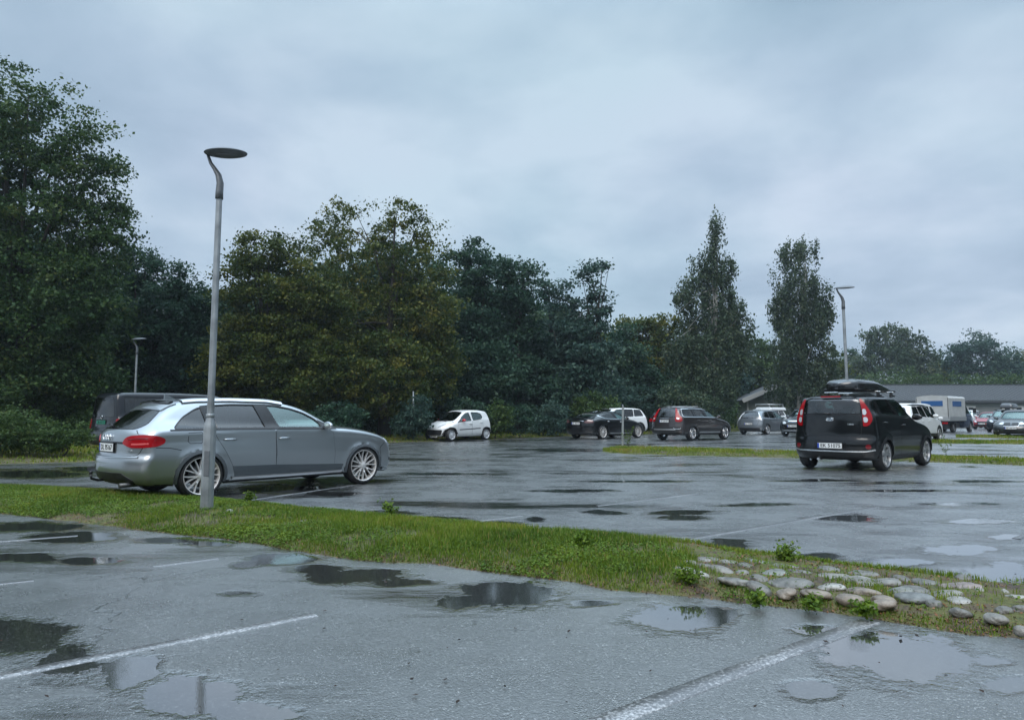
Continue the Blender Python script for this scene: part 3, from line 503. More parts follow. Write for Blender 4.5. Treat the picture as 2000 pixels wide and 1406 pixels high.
tree('maple_tree', 'low dark tree between the leaning tree and the first birch', [(1230, 648, 24, 34), (1270, 650, 34, 34), (1310, 640, 36, 30), (1265, 720, 75, 70), (1200, 720, 45, 80), (1310, 730, 50, 80)], 54, 'olive', .22, 4.6, 9, cr=.9, group=GT)
tree('maple_tree', 'shaded dark tree at the foot of the leaning tree', [(1225, 700, 40, 70), (1250, 770, 60, 55)], 50, 'dark', .2, 5, 19, cr=.9, group=GT)
tree('birch_tree', 'tall pointed weeping birch, the left of two tall birches', [(1400, 440, 16, 22), (1398, 480, 26, 34), (1408, 540, 34, 50), (1372, 530, 22, 40), (1342, 575, 22, 42), (1400, 610, 54, 60), (1440, 640, 32, 62), (1395, 690, 72, 62), (1368, 756, 64, 48), (1330, 700, 34, 50)], 51, 'birch', .165, 4.0, 10, droop=.35, cr=.6, bark=M_BIRCH, group=GT, r0=.22, base_px=1395, flat=1.3)
tree('birch_tree', 'slender weeping birch with a flat top, the right of two tall birches', [(1538, 492, 28, 24), (1575, 485, 28, 20), (1550, 545, 40, 50), (1592, 575, 28, 36), (1530, 600, 26, 46), (1565, 625, 44, 46), (1610, 618, 24, 28), (1535, 680, 34, 44), (1590, 700, 48, 62), (1560, 750, 60, 48)], 60, 'birch', .18, 3.6, 11, droop=.4, cr=.62, bark=M_BIRCH, group=GT, r0=.24, base_px=1560, flat=1.3)
tree('maple_tree', 'paler green tree filling the gap between the two birches', [(1470, 700, 38, 45), (1500, 720, 40, 50), (1480, 770, 50, 40)], 78, 'pale', .26, 4.5, 12, cr=1.0, group=GT)
tree('maple_tree', 'small round tree right of the flat topped birch', [(1625, 720, 26, 32), (1610, 760, 30, 30)], 72, 'olive', .28, 4.5, 13, cr=1.0, group=GT)
tree('willow_tree', 'wide hazy tree behind the car park building, left of two far trees', [(1710, 660, 28, 30), (1745, 665, 34, 34), (1780, 680, 32, 34), (1740, 710, 66, 40), (1800, 715, 30, 40), (1690, 710, 20, 36)], 108, 'birch', .40, 4.4, 14, droop=.5, cr=1.5, tri=True, group=GT)
tree('willow_tree', 'wide hazy tree at the far right behind the long roof', [(1870, 700, 28, 30), (1895, 680, 30, 30), (1930, 675, 26, 28), (1905, 720, 60, 36), (1960, 715, 36, 34)], 118, 'teal', .42, 4.4, 15, cr=1.6, tri=True, group=GT)
tree('willow_tree', 'low far tree at the right edge beyond the long roof', [(1990, 718, 40, 28), (2040, 700, 50, 40), (1970, 740, 50, 25)], 122, 'olive', .42, 4.4, 16, cr=1.6, tri=True, group=GT)
tree('willow_tree', 'small reddish far tree between the two wide hazy trees', [(1838, 715, 22, 26), (1830, 745, 34, 20)], 120, 'olive', .42, 4.2, 17, cr=1.5, tri=True, group=GT)
tree('pine_tree', 'small far pine just right of the flat topped birch', [(1662, 700, 10, 20), (1662, 730, 20, 24)], 115, 'dark', .42, 4.5, 18, cr=1.2, tri=True, group=GT)
# second row of the wood, seen through the gaps of the first
def backing():
    protos = []
    for i in range(4):
        root = empty('background_tree', (0, 0, 0), 0, 'x', 'tree', 'trees of the wood behind the first row'); L = [(0, 0, 6.2, 2.6, 2.6, 2.4), (-1.2, .3, 4.2, 2.4, 2.2, 2.2), (1.3, -.2, 3.8, 2.3, 2.2, 2.2), (0, 0, 2.0, 2.8, 2.4, 2.0)]
        link('crown', foliage(L, 15000, .27, 1.0, 50 + i, tri=True), LM[('dark', 'maple', 'teal', 'dark')[i]], root); limbs(root, (0, 0, 0), L, .2, M_BARK, 60 + i); protos.append(root)
    r = np.random.default_rng(3); spots = []
    for px, Z, s in [(-160, 34, 1.5), (-60, 38, 1.4), (20, 36, 1.3), (110, 40, 1.2), (190, 38, 1.05), (260, 44, 1.1), (330, 46, 1.05), (400, 42, .95), (470, 46, 1.1), (540, 44, 1.15), (610, 48, 1.3), (690, 46, 1.35), (770, 48, 1.4), (850, 50, 1.35), (920, 54, 1.4), (980, 56, 1.35), (1040, 60, 1.25), (1100, 62, 1.2), (1160, 64, 1.1), (1220, 66, .95), (1290, 70, 1.0), (1350, 72, 1.0), (1420, 76, 1.05), (420, 36, .8), (880, 44, .9), (150, 31, .85)]:
        spots.append((xat(px, 811, Z), Z, s, px))
    for i, (x, y, s, px) in enumerate(spots):
        src = protos[i % 4]
        if i < 4: o = src; 
        else:
            o = src.copy(); COL.objects.link(o)
            for ch in src.children:
                d = ch.copy(); COL.objects.link(d); d.parent = o
        o.location = (x, y, 0); o.scale = (s, s, s * r.uniform(.95, 1.12)); o.rotation_euler = (0, 0, r.random() * 6.28)
        o['label'] = 'dark tree of the second row, %s of the wood counted from the left' % (ordw[i] if i < 17 else ['eighteenth', 'nineteenth', 'twentieth', 'twenty first', 'twenty second', 'twenty third', 'twenty fourth', 'twenty fifth', 'twenty sixth'][i - 17])
    # order the labels by position
    objs = sorted([o for o in COL.objects if o.name.startswith('background_tree')], key=lambda o: math.atan2(o.location.x, o.location.y))
    nn = ordw + ['eighteenth', 'nineteenth', 'twentieth', 'twenty first', 'twenty second', 'twenty third', 'twenty fourth', 'twenty fifth', 'twenty sixth']
    for o, q in zip(objs, nn): o['label'] = 'dark tree of the second row of the wood, %s from the left' % q
    return protos
PROTO = backing()
# shrubs along the verge
GB = 'shrubs along the edge of the lot'
for i, (lab, bl, Z, kd, ls) in enumerate([
    ('bright green shrub at the far left edge of the lot', [(20, 840, 75, 40), (70, 850, 50, 32), (-60, 835, 60, 45)], 19.0, 'pale', .055), ('lower leafy shrub between the far left shrub and the black van', [(135, 850, 36, 26), (100, 862, 30, 20)], 18.6, 'pale', .05),
    ('shrub behind the black van on its left', [(180, 830, 40, 36), (230, 840, 40, 30)], 26, 'maple', .09), ('shrub in the shade behind the front of the estate car', [(660, 820, 50, 34), (600, 830, 40, 26)], 29, 'dark', .10),
    ('leafy shrub just left of the small white car', [(815, 810, 26, 34), (800, 830, 28, 22)], 32, 'teal', .10), ('shrub directly behind the small white car', [(900, 800, 26, 28), (935, 810, 26, 30)], 35.5, 'dark', .11), ('pale green shrub just right of the small white car', [(975, 812, 22, 28), (960, 830, 22, 18)], 35, 'pale', .11),
    ('low dark shrub halfway between the small white car and the fastback', [(1015, 820, 26, 26)], 36.5, 'dark', .11), ('pale shrub left of the black fastback saloon', [(1085, 808, 34, 30), (1070, 832, 34, 18)], 39, 'teal', .12), ('pale leafy shrub behind the roof of the black fastback saloon', [(1150, 795, 28, 26), (1180, 800, 30, 26)], 42, 'pale', .13),
    ('shrub behind the gap between the white crossover and the brown estate', [(1240, 785, 40, 32)], 47, 'teal', .14), ('shrub behind the brown estate on its right', [(1330, 780, 40, 34), (1370, 800, 34, 30)], 46, 'birch', .14), ('shrub beside the white pickup', [(1405, 800, 34, 30), (1395, 820, 26, 20)], 62, 'maple', .15),
    ('low growth left of the building under the flat topped birch', [(1570, 790, 40, 26), (1610, 780, 36, 30)], 76, 'dark', .18)]):
    tree('shrub', lab, bl, Z, kd, ls, 4.2, 200 + i, cat='shrub', cr=max(.16, ls * 3.4), r0=.03, group=GB, nmax=26000)
def far_scrub():
    L = []; r = np.random.default_rng(9)
    for px in range(1690, 2130, 11): Z = 98 + r.random() * 4; L.append((xat(px, 811, Z), Z, zat(748, Z) * r.uniform(.45, .8), 2.2, 2, zat(728, Z) * .45 * r.uniform(.7, 1.15)))
    tag(link('scrub', foliage(L, 36000, .34, 1.0, 77, tri=True), LM['pale']), kind='stuff')
far_scrub()
def understory():
    L = []; r = np.random.default_rng(19)
    for px in range(-220, 1430, 14):
        Z = float(np.interp(px, [-220, 300, 700, 1000, 1300, 1560], [27, 31, 36, 42, 52, 66])) + r.random() * 2; L.append((xat(px, 811, Z), Z, r.uniform(.5, 1.4), .9 * Z / 36, .8, r.uniform(.8, 1.7)))
    tag(link('undergrowth', foliage(L, 90000, .17, .7, 78, tri=True), LM['maple']), kind='stuff')
understory()
def behind_camera():
    "unseen trees added behind the camera so dark paint reflects less sky"
    r = np.random.default_rng(12); nn = ['first', 'second', 'third', 'fourth', 'fifth', 'sixth', 'seventh', 'eighth', 'ninth', 'tenth', 'eleventh', 'twelfth', 'thirteenth', 'fourteenth']
    for i, a in enumerate(np.linspace(-88, 88, 14)):
        d = 30 + 6 * r.random(); src = PROTO[i % 4]; o = src.copy(); o.name = 'background_tree'; COL.objects.link(o)
        for ch in src.children: q = ch.copy(); COL.objects.link(q); q.parent = o
        s = 1.25 + .3 * r.random(); o.location = (math.sin(R(a)) * d, -math.cos(R(a)) * d * .9 - 4, 0); o.scale = (s * 1.1, s * 1.1, s * .62); o['label'] = 'unseen tree added for reflections, behind the photographer, %s in its row' % nn[i]; o['group'] = 'unseen trees added for reflections behind the photographer'  # added row kept low so rear glass still reflects sky
behind_camera()
def right_row():
    "unseen trees added beyond the right frame edge to darken reflections in car sides"
    nn = ['first', 'second', 'third', 'fourth', 'fifth', 'sixth', 'seventh', 'eighth', 'ninth']
    for i, a in enumerate(np.linspace(44, 84, 9)):
        src = PROTO[i % 4]; o = src.copy(); o.name = 'background_tree'; COL.objects.link(o)
        for ch in src.children: q = ch.copy(); COL.objects.link(q); q.parent = o
        d = 74 - i * 2.5; s = 2.2 + .2 * (i % 3); o.location = (math.sin(R(a)) * d, math.cos(R(a)) * d, 0); o.scale = (s, s, s * .9); o['label'] = 'unseen tree added for reflections right of the view, %s in its row' % nn[i]; o['group'] = 'unseen trees added for reflections right of the lot'  # added out of view, where the black car's side mirrors the horizon
right_row()
def haze():
    b = MB().box((0, 0, 0), (640, 520, 32)); o = b.build('haze', None); o.location = (60, 120, 14.9); tag(o, kind='stuff')
    m = bpy.data.materials.new('damp air'); m.use_nodes = True; nt = m.node_tree; nt.nodes.clear(); out = nt.nodes.new('ShaderNodeOutputMaterial'); pv = nt.nodes.new('ShaderNodeVolumePrincipled')
    pv.inputs['Color'].default_value = (.80, .90, 1, 1); pv.inputs['Density'].default_value = .0005; pv.inputs['Anisotropy'].default_value = .2; nt.links.new(pv.outputs[0], out.inputs['Volume']); o.data.materials.append(m)
haze()
# ------------------------------------------------------------------ lamps, signs, buildings
M_GALV = pmat('galvanised steel', (.30, .32, .33), .4, .45, noise=.28, nscale=5); M_LAMPG = pmat('grey lamp casting', (.13, .14, .15), .45, .2, noise=.1)
M_LENS = pmat('lamp diffuser', (.16, .16, .17), .3)
def lamp(x, y, lab, h, side=1, rz=0.0, lean=0):
    r = empty('street_lamp', (x, y, 0), rz, lab, 'street lamp', 'lamp posts of the car park'); r.rotation_euler = (0, R(lean), rz)
    MB().lathe([(.074, -.02), (.073, .3), (.071, 1.02), (.066, 1.08), (.041, 1.15), (.041, 1.2), (.040, 2.0), (.036, h - .55), (.0, h - .55)], 12, smooth=False).build('pole', M_GALV, r, smooth=25)
    MB().box((.01, -.0725, .62), (.062, .006, .30), bev=.004).build('access_door', M_LAMPG, r); MB().lathe([(.0455, 1.165), (.050, 1.17), (.050, 1.20), (.0455, 1.205)], 16).build('collar', M_GALV, r)
    s = side; b = h - .56
    pts = [(0, 0, b - .02), (0, 0, b + .06), (.005 * s, 0, b + .18), (-.02 * s, 0, b + .28), (-.07 * s, 0, b + .36), (-.12 * s, 0, b + .43), (-.155 * s, 0, b + .52), (-.165 * s, 0, b + .56)]
    MB().tube(pts, [.056, .054, .050, .044, .032, .026, .022, .022], 12, sq=(1, .8)).build('arm', M_LAMPG, r)
    cx = .06 * s; M = Matrix.Translation((cx, 0, h)) @ Matrix.Rotation(R(-2.5) * s, 4, 'Y') @ Matrix.Rotation(R(8), 4, 'X')
    hd = MB().lathe([(0, .045), (.10, .042), (.19, .028), (.245, .008), (.252, 0), (.245, -.010), (.20, -.022), (.17, -.024), (0, -.018)], 40, M).build('lamp_head', M_LAMPG, r, smooth=50)
    MB().lathe([(0, -.030), (.12, -.030), (.13, -.022)], 28, M).build('diffuser', M_LENS, hd)
    return r
gx, gy = G(403, 1007); lamp(gx, gy, 'near lamp post with a flat round head in the grass beside the silver grey estate', 4.42, lean=.3)
lamp(xat(1658, 811, 18.3), 18.3, 'tall lamp post with a round head standing behind the boxy black car', 4.62, lean=-.5)
lamp(xat(262, 811, 26), 26, 'lamp post rising behind the black van in front of the dark trees', zat(663, 26) + .02)
lamp(xat(1192, 811, 45), 45, 'small distant lamp post with a white finger sign, behind the white crossover', zat(725, 45))
def finger_sign(x, y, lab, h, ln, face, pole=True, z=None, r0=.03, lean=0, txt=None):
    r = empty('finger_sign', (x, y, 0), 0, lab, 'sign'); r.rotation_euler = (0, R(lean), 0)
    if pole: MB().tube([(0, 0, 0), (0, 0, h)], r0, 8).build('pole', M_GALV, r)
    z = z or h - .2; s = face; mb = MB(); M = Matrix.Translation((0, -.04, z)) @ Matrix.Rotation(math.pi / 2, 4, 'X')
    mb.prism([(.05 * s, -.08), (.05 * s, .08), (s * (ln - .1), .08), (s * ln, 0), (s * (ln - .1), -.08)][::s], M, .012); pn = mb.build('sign_panel', txt or pmat('sign white', (.62, .64, .63), .4), r)
    return r, pn
_, pn = finger_sign(xat(1192, 811, 44.9), 44.9, 'white finger sign pointing left on the small distant lamp post', 2.2, .62, -1, pole=False, z=zat(786, 44.9))
finger_sign(xat(809, 811, 32.5), 32.5, 'thin leaning post with a dark arrow sign left of the small white car', zat(764, 32.5), .55, 1, lean=-1.5, z=zat(778, 32.5), txt=pmat('weathered sign', (.10, .11, .11), .5), r0=.035)
finger_sign(xat(1382, 811, 47), 47, 'dark finger sign on a post behind the brown estate, on its right', zat(788, 47), .65, 1, z=zat(791, 47), txt=pmat('weathered sign', (.10, .11, .11), .5))
def marker():
    x, y = G(1216, 876); r = empty('marker_post', (x, y, 0), 0, 'short square grey post standing at the left end of the second grass island', 'post'); r.rotation_euler = (0, R(1.2), 0)
    MB().box((0, 0, .75), (.07, .05, 1.5), bev=.006).build('post', pmat('grey post', (.24, .26, .26), .5, noise=.2), r); MB().tube([(0, 0, 1.49), (0, 0, 1.57)], [.035, .012], 6).build('cap', M_GALV, r)
marker()
def roof_mat(name, col, sc_=16, axis=0):
    m = pmat(name, col, .4, .2); nt = m.node_tree; b = nt.nodes['Principled BSDF']; tc = nt.nodes.new('ShaderNodeTexCoord'); w_ = nt.nodes.new('ShaderNodeTexWave'); w_.inputs['Scale'].default_value = sc_; w_.bands_direction = 'X' if axis == 0 else 'Y'
    nt.links.new(tc.outputs['Object'], w_.inputs['Vector']); bp = nt.nodes.new('ShaderNodeBump'); bp.inputs['Distance'].default_value = .06; nt.links.new(w_.outputs[0], bp.inputs['Height']); nt.links.new(bp.outputs[0], b.inputs['Normal']); return m
def building():
    Z = 84.0; Z2 = 90.5; x0 = xat(1735, 811, Z); x1 = xat(2300, 811, Z); r = empty('long_building', ((x0 + x1) / 2, Z, 0), 0, 'long low grey building with a ribbed metal roof and white framed windows', 'building'); L = x1 - x0; ez = zat(784, Z); rz = zat(752.5, Z2)
    MB().box((0, 4, ez / 2), (L, 8, ez)).build('wall', pmat('grey boarding', (.20, .21, .21), .6, noise=.1, nscale=1.5, bump=.3, bscale=6), r)
    mb = MB(); mb.prism([(-.5, ez - .02), (-.5, ez + .10), (Z2 - Z, rz + .05), (Z2 - Z + .2, rz + .05), (2 * (Z2 - Z) + .7, ez + .10), (2 * (Z2 - Z) + .7, ez - .02), (Z2 - Z, rz - .12)], Matrix.Translation((-L / 2 - .4, 0, 0)) @ Matrix(((0, 0, 1, 0), (1, 0, 0, 0), (0, 1, 0, 0), (0, 0, 0, 1))), L + .8)
    rf = mb.build('roof', roof_mat('ribbed dark roof', (.20, .21, .22)), r); MB().box((0, Z2 - Z, rz + .09), (L + .8, .5, .12)).build('ridge_cap', pmat('dark flashing', (.04, .045, .05), .5), rf)
    n = int((L + .6) / .55); mb = MB()
    for i in range(n):   # standing ribs of the sheet roof
        x = -L / 2 - .3 + i * .55; a = Vector((x, -.5, ez + .10)); b = Vector((x, Z2 - Z, rz + .05)); c = (a + b) / 2; ln = (b - a).length; mb.box(c + Vector((0, 0, .04)), (.16, ln, .06), rot=(math.atan2(b.z - a.z, b.y - a.y), 0, 0))
    mb.build('roof_ribs', MATS['ribbed dark roof'], rf)
    MB().box((0, -.56, ez - .06), (L + .8, .14, .24)).build('gutter', pmat('dark flashing', (.04, .045, .05), .5), r); MB().box((0, -.06, ez - .42), (L, .08, .22)).build('fascia_board', pmat('pale board', (.32, .33, .33), .6), r)
    for px, w_ in ((1896, 1.0), (1967, 1.05), (1990, 1.05), (2035, 1.0), (2100, 1.0), (1800, 1.0), (1850, 1.0)):
        x = xat(px, 811, Z) - (x0 + x1) / 2; zt = zat(792, Z); h = 1.25; f = MB().box((x, -.04, zt - h / 2), (w_ + .18, .10, h + .18)).build('window', pmat('white frame', (.62, .63, .63), .4), r); MB().box((x, -.10, zt - h / 2), (w_ * .58, .05, h * .62)).build('pane', M_GLOSSBLK, f)
    Zb = 101.0; r = empty('hall_building', (xat(1700, 811, Zb), Zb, 0), 0, 'grey pitched roof rising behind the long low building, pale edged on the right', 'building'); zt = zat(737, Zb); ze = zat(753, Zb); W2 = (xat(1745, 740, Zb) - xat(1600, 740, Zb)); 
    xr = xat(1745, 740, Zb) - r.location.x; xe = xat(1795, 752, Zb) - r.location.x
    MB().box((xe - 12, 4, ze / 2), (23.5, 7.6, ze)).build('wall', pmat('grey boarding', (.20, .21, .21), .6), r)
    mb = MB(); V = [mb.bm.verts.new(v) for v in ((xe - 24, -.5, ze), (xe, -.5, ze), (xe, 8.5, ze), (xe - 24, 8.5, ze), (xe - 20.5, 4, zt), (xr, 4, zt))]
    for f in ((0, 1, 5, 4), (1, 2, 5), (2, 3, 4, 5), (3, 0, 4), (3, 2, 1, 0)): mb.bm.faces.new([V[i] for i in f])
    rf = mb.build('roof', roof_mat('grey sheet roof', (.11, .12, .13), 6), r); MB().tube([(xr, 4, zt + .05), (xe, -.5, ze + .05)], .12, 4).build('verge_board', pmat('pale board', (.32, .33, .33), .6), rf)
    # gabled house at the foot of the birches
    Z = 67.0; X = xat(1530, 811, Z); r = empty('gabled_house', (X, Z, 0), R(-8), 'small grey boarded house with a pale gable edge under the flat topped birch', 'house'); xl = -(X - xat(1452, 811, Z)); ze = zat(779, Z); zt = zat(748, Z); hw_ = -xl
    mb = MB(); mb.prism([(-hw_ + .5, 0), (-hw_ + .5, ze), (0, zt - .25), (hw_ - .5, ze), (hw_ - .5, 0)], Matrix.Translation((0, 7, 0)) @ Matrix.Rotation(math.pi / 2, 4, 'X'), 7); mb.build('wall', pmat('grey green boarding', (.13, .15, .14), .6, noise=.12, nscale=2), r)
    mb = MB()
    for s in (-1, 1):
        a = Vector((0, 3.4, zt)); b = Vector((s * hw_, 3.4, ze - .15)); c = (a + b) / 2; mb.box(c, ((b - a).length + .1, 8.2, .16), rot=(0, -math.atan2(b.z - a.z, abs(b.x - a.x)) * s, 0))
    rf = mb.build('roof', pmat('dark roofing', (.06, .065, .07), .6), r)
    for s in (-1, 1):
        a = Vector((0, -.76, zt - .02)); b = Vector((s * hw_, -.76, ze - .17)); MB().box((a + b) / 2, ((b - a).length + .1, .08, .42), rot=(0, -math.atan2(b.z - a.z, abs(b.x - a.x)) * s, 0)).build('barge_board', pmat('pale board', (.32, .33, .33), .6), rf)
    for x in (-hw_ + .55, -.4, 1.6): MB().box((x, -.06, ze / 2), (.16, .12, ze)).build('corner_board', MATS['pale board'], r)
    MB().box((-1.9, -.05, 1.3), (1.0, .08, 1.0)).build('window', pmat('white frame', (.62, .63, .63), .4), r); MB().box((2.6, -.05, .55), (1.6, .10, 1.1)).build('brick_panel', pmat('red brick', (.16, .07, .05), .8, noise=.2), r)
    # far house roof between birch and lamp
    Z = 135.0; X = xat(1660, 811, Z); r = empty('far_house', (X, Z, 0), 0, 'faint grey roofed house far behind, left of the tall lamp post', 'house'); ze = zat(738, Z); zt = zat(712, Z); h2 = 5.0
    MB().box((0, 3, ze / 2), (8.6, 6, ze)).build('wall', pmat('grey boarding', (.20, .21, .21), .6), r); mb = MB(); mb.prism([(-3.6, ze - .1), (0, zt), (3.6, ze - .1)], Matrix.Translation((-h2, 3, 0)) @ Matrix(((0, 0, 1, 0), (1, 0, 0, 0), (0, 1, 0, 0), (0, 0, 0, 1))), 2 * h2); rf = mb.build('roof', pmat('grey tiles', (.13, .13, .14), .6), r)
    MB().tube([(h2, 3, zt + .05), (h2, -.6, ze)], .12, 4).build('verge_board', MATS['pale board'], rf)
building()
# ------------------------------------------------------------------ vehicles: bodies are solved from a side profile, a plan and a section
def chaikin(P, n=2, closed=True):
    P = np.array(P, float)
    for _ in range(n):
        Q = np.roll(P, -1, 0) if closed else P[1:]; A = P if closed else P[:-1]
        N_ = np.empty((len(A) * 2, 2)); N_[0::2] = A * .78 + Q * .22; N_[1::2] = A * .22 + Q * .78; P = N_
    return P
def rounded(P, r, closed=True, wrap=False):
    "cut every corner of a path back by r metres and round it"
    k = np.array([1 / 57., 1]) if wrap else np.array([1, 1.]); P = np.array(P, float) * k; n = len(P); out = []
    for i in range(n):
        if not closed and i in (0, n - 1): out.append(P[i]); continue
        a, b, c = P[i - 1], P[i], P[(i + 1) % n]; la, lc = np.linalg.norm(a - b), np.linalg.norm(c - b); d = min(r, la * .45, lc * .45)
        p, q = b + (a - b) / (la + 1e-9) * d, b + (c - b) / (lc + 1e-9) * d
        for t in (0, .33, .67, 1): out.append((1 - t) ** 2 * p + 2 * t * (1 - t) * b + t * t * q)
    return np.array(out) / k
def sdf_poly(P, X, Z):
    d = np.full(X.shape, 1e9); ins = np.zeros(X.shape, bool); n = len(P)
    for i in range(n):
        a, b = P[i], P[(i + 1) % n]; e = b - a; L = e @ e
        if L < 1e-12: continue
        wx, wz = X - a[0], Z - a[1]; t = np.clip((wx * e[0] + wz * e[1]) / L, 0, 1)
        d = np.minimum(d, (wx - t * e[0]) ** 2 + (wz - t * e[1]) ** 2)
        c = ((a[1] > Z) != (b[1] > Z)); 
        if abs(e[1]) > 1e-12: ins ^= c & (X < e[0] * (Z - a[1]) / e[1] + a[0])
    d = np.sqrt(d); return np.where(ins, -d, d)
def ss(x, a=0., b=1.):
    t = np.clip((x - a) / (b - a), 0, 1); return t * t * (3 - 2 * t)
def lerp_tab(x, tab): return np.interp(x, [t[0] for t in tab], [t[1] for t in tab])
class Body:
    def __init__(s, prof, Wm, belt, wtab, plan, er=.25, ef=.28, pe=2.6, crown=.05, tum=.30, tum2=.1, shoulder=.05, k=.06, wells=(), wr=.36, flare=.015, crease=None, cab=None, gplan=None, floor=.45):
        s.__dict__.update(locals()); s.th = .055; P = chaikin(prof, 2)
        s.x0, s.x1 = P[:, 0].min(), P[:, 0].max(); s.zt = P[:, 1].max(); s.h = .02
        s.gx = np.arange(s.x0 - .5, s.x1 + .5, s.h); s.gz = np.arange(-.2, s.zt + .4, s.h)
        X, Z = np.meshgrid(s.gx, s.gz, indexing='ij'); s.P2 = sdf_poly(P, X, Z)
        zb = lerp_tab(X, belt); pl = lerp_tab(X, plan)
        low = lerp_tab(Z, wtab); d = np.maximum(Z - zb, 0); gp = lerp_tab(X, gplan) if gplan else 1
        W = Wm * pl * low - np.minimum(d / .05, 1) * shoulder - tum * d - tum2 * d * d - np.where(d > 0, (1 - gp) * Wm, 0) * ss(d, 0, .15)
        if crease:
            zc = lerp_tab(X, crease[0]); a = crease[1]; W = W - a * ss(zc - Z, 0, .03) + a * ss(zc - Z, .03, .32)
        for xc in wells:
            dd = np.hypot(X - xc, Z - wr * .92); W = W + flare * np.exp(-((dd - wr) / .07) ** 2) * (Z < zb - .02)
        k1 = np.array([1, 2, 3, 2, 1.]); k1 /= k1.sum()
        for ax in (0, 1): W = sum(np.roll(W, i - 2, ax) * k1[i] for i in range(5))
        s.W2 = W
    def i2(s, A, x, z):
        u = np.clip((x - s.gx[0]) / s.h, 0, len(s.gx) - 1.001); v = np.clip((z - s.gz[0]) / s.h, 0, len(s.gz) - 1.001)
        i, j = u.astype(int), v.astype(int); a, b = u - i, v - j
        return A[i, j] * (1 - a) * (1 - b) + A[i + 1, j] * a * (1 - b) + A[i, j + 1] * (1 - a) * b + A[i + 1, j + 1] * a * b
    def f(s, x, y, z):
        ya = np.minimum(np.abs(y) / s.Wm, 1.3); xm, L = (s.x0 + s.x1) / 2, s.x1 - s.x0
        t = ss((x - xm) / (L / 2), -.55, .55); sh = ya ** s.pe
        xx = x - s.er * sh * (1 - t) + s.ef * sh * t
        a = s.i2(s.P2, xx, z + s.crown * ya ** 2 * ss(z, .5, 1.)); b = np.abs(y) - s.i2(s.W2, x, z)
        h = np.maximum(s.k - np.abs(a - b), 0) / s.k
        return np.maximum(a, b) + h * h * s.k * .25
    def full(s, x, y, z):
        f = s.f(x, y, z)
        if s.cab: f = np.maximum(f, -np.maximum(np.maximum(f + s.th, s.floor - z), np.maximum(s.cab[0] - x, x - s.cab[1])))
        for xc in s.wells:
            f = np.maximum(f, -np.maximum(np.hypot(x - xc, z - s.wr * .93) - s.wr - .035, s.Wm * .48 - np.abs(y)))
        return f
    def grad(s, fn, p, e=.004):
        x, y, z = p.T
        return np.stack([fn(x + e, y, z) - fn(x - e, y, z), fn(x, y + e, z) - fn(x, y - e, z), fn(x, y, z + e) - fn(x, y, z - e)], 1) / (2 * e)
    def mesh(s, c):
        s.th = max(.055, 2.1 * c)
        xs = np.arange(s.x0 - c * 2.3, s.x1 + c * 3, c); n = int((s.Wm + .12) / c) + 1; ys = (np.arange(-n, n + 1)) * c + c * .5 ; ys = np.arange(-n - .5, n + 1.5) * c; zs = np.arange(-.03 + .007, s.zt + c * 3, c)
        X, Y, Z = np.meshgrid(xs, ys, zs, indexing='ij'); F = s.full(X.ravel(), Y.ravel(), Z.ravel()).reshape(X.shape)
        return surf_nets(F, np.array([xs[0], ys[0], zs[0]]), c, s)
    def cast(s, O, D, tmax=2.4, steps=80):
        "first hit of rays O + tD with the outer skin"
        O = np.asarray(O, float); D = np.asarray(D, float); D = D / np.linalg.norm(D, axis=1)[:, None]; n = len(O)
        ts = np.linspace(0, tmax, steps); lo = np.zeros(n); hi = np.full(n, np.nan)
        prev = s.f(*O.T); done = np.zeros(n, bool)
        for i in range(1, steps):
            v = s.f(*(O + D * ts[i]).T); hit = (v < 0) & ~done; hi[hit] = ts[i]; lo[hit] = ts[i - 1]; done |= hit
        bad = np.isnan(hi); hi[bad] = tmax * .6; lo[bad] = tmax * .6
        for _ in range(12):
            m = (lo + hi) / 2; v = s.f(*(O + D * m[:, None]).T); ins = v < 0; hi = np.where(ins, m, hi); lo = np.where(ins, lo, m)
        p = O + D * hi[:, None]; g = s.grad(s.f, p); g /= np.linalg.norm(g, axis=1)[:, None] + 1e-9
        return p, g
    def proj(s, mode, S, T, sgn=1):
        S, T = np.asarray(S, float), np.asarray(T, float); o = np.ones_like(S)
        if mode == 'side': O = np.stack([S, sgn * 1.5 * o, T], 1); D = np.stack([0 * o, -sgn * o, 0 * o], 1)
        elif mode == 'rear': O = np.stack([(s.x0 - .4) * o, S * sgn, T], 1); D = np.stack([o, 0 * o, 0 * o], 1)
        elif mode == 'front': O = np.stack([(s.x1 + .4) * o, S * sgn, T], 1); D = np.stack([-o, 0 * o, 0 * o], 1)
        elif mode == 'top': O = np.stack([S, T * sgn, (s.zt + .5) * o], 1); D = np.stack([0 * o, 0 * o, -o], 1)
        elif mode in ('rwrap', 'fwrap'):   # S = azimuth in degrees from straight back / ahead, about an axis 1 m in
            a = np.radians(S); e = -1 if mode == 'rwrap' else 1; xc = s.x0 + 1.0 if e < 0 else s.x1 - 1.0
            d = np.stack([e * np.cos(a), sgn * np.sin(a), 0 * a], 1); O = np.stack([xc * o, 0 * o, T], 1) + d * 1.9; D = -d
        return s.cast(O, D, 4.2 if mode in ('rear', 'front') else 2.4, 52 if mode in ('rear', 'front') else 30)
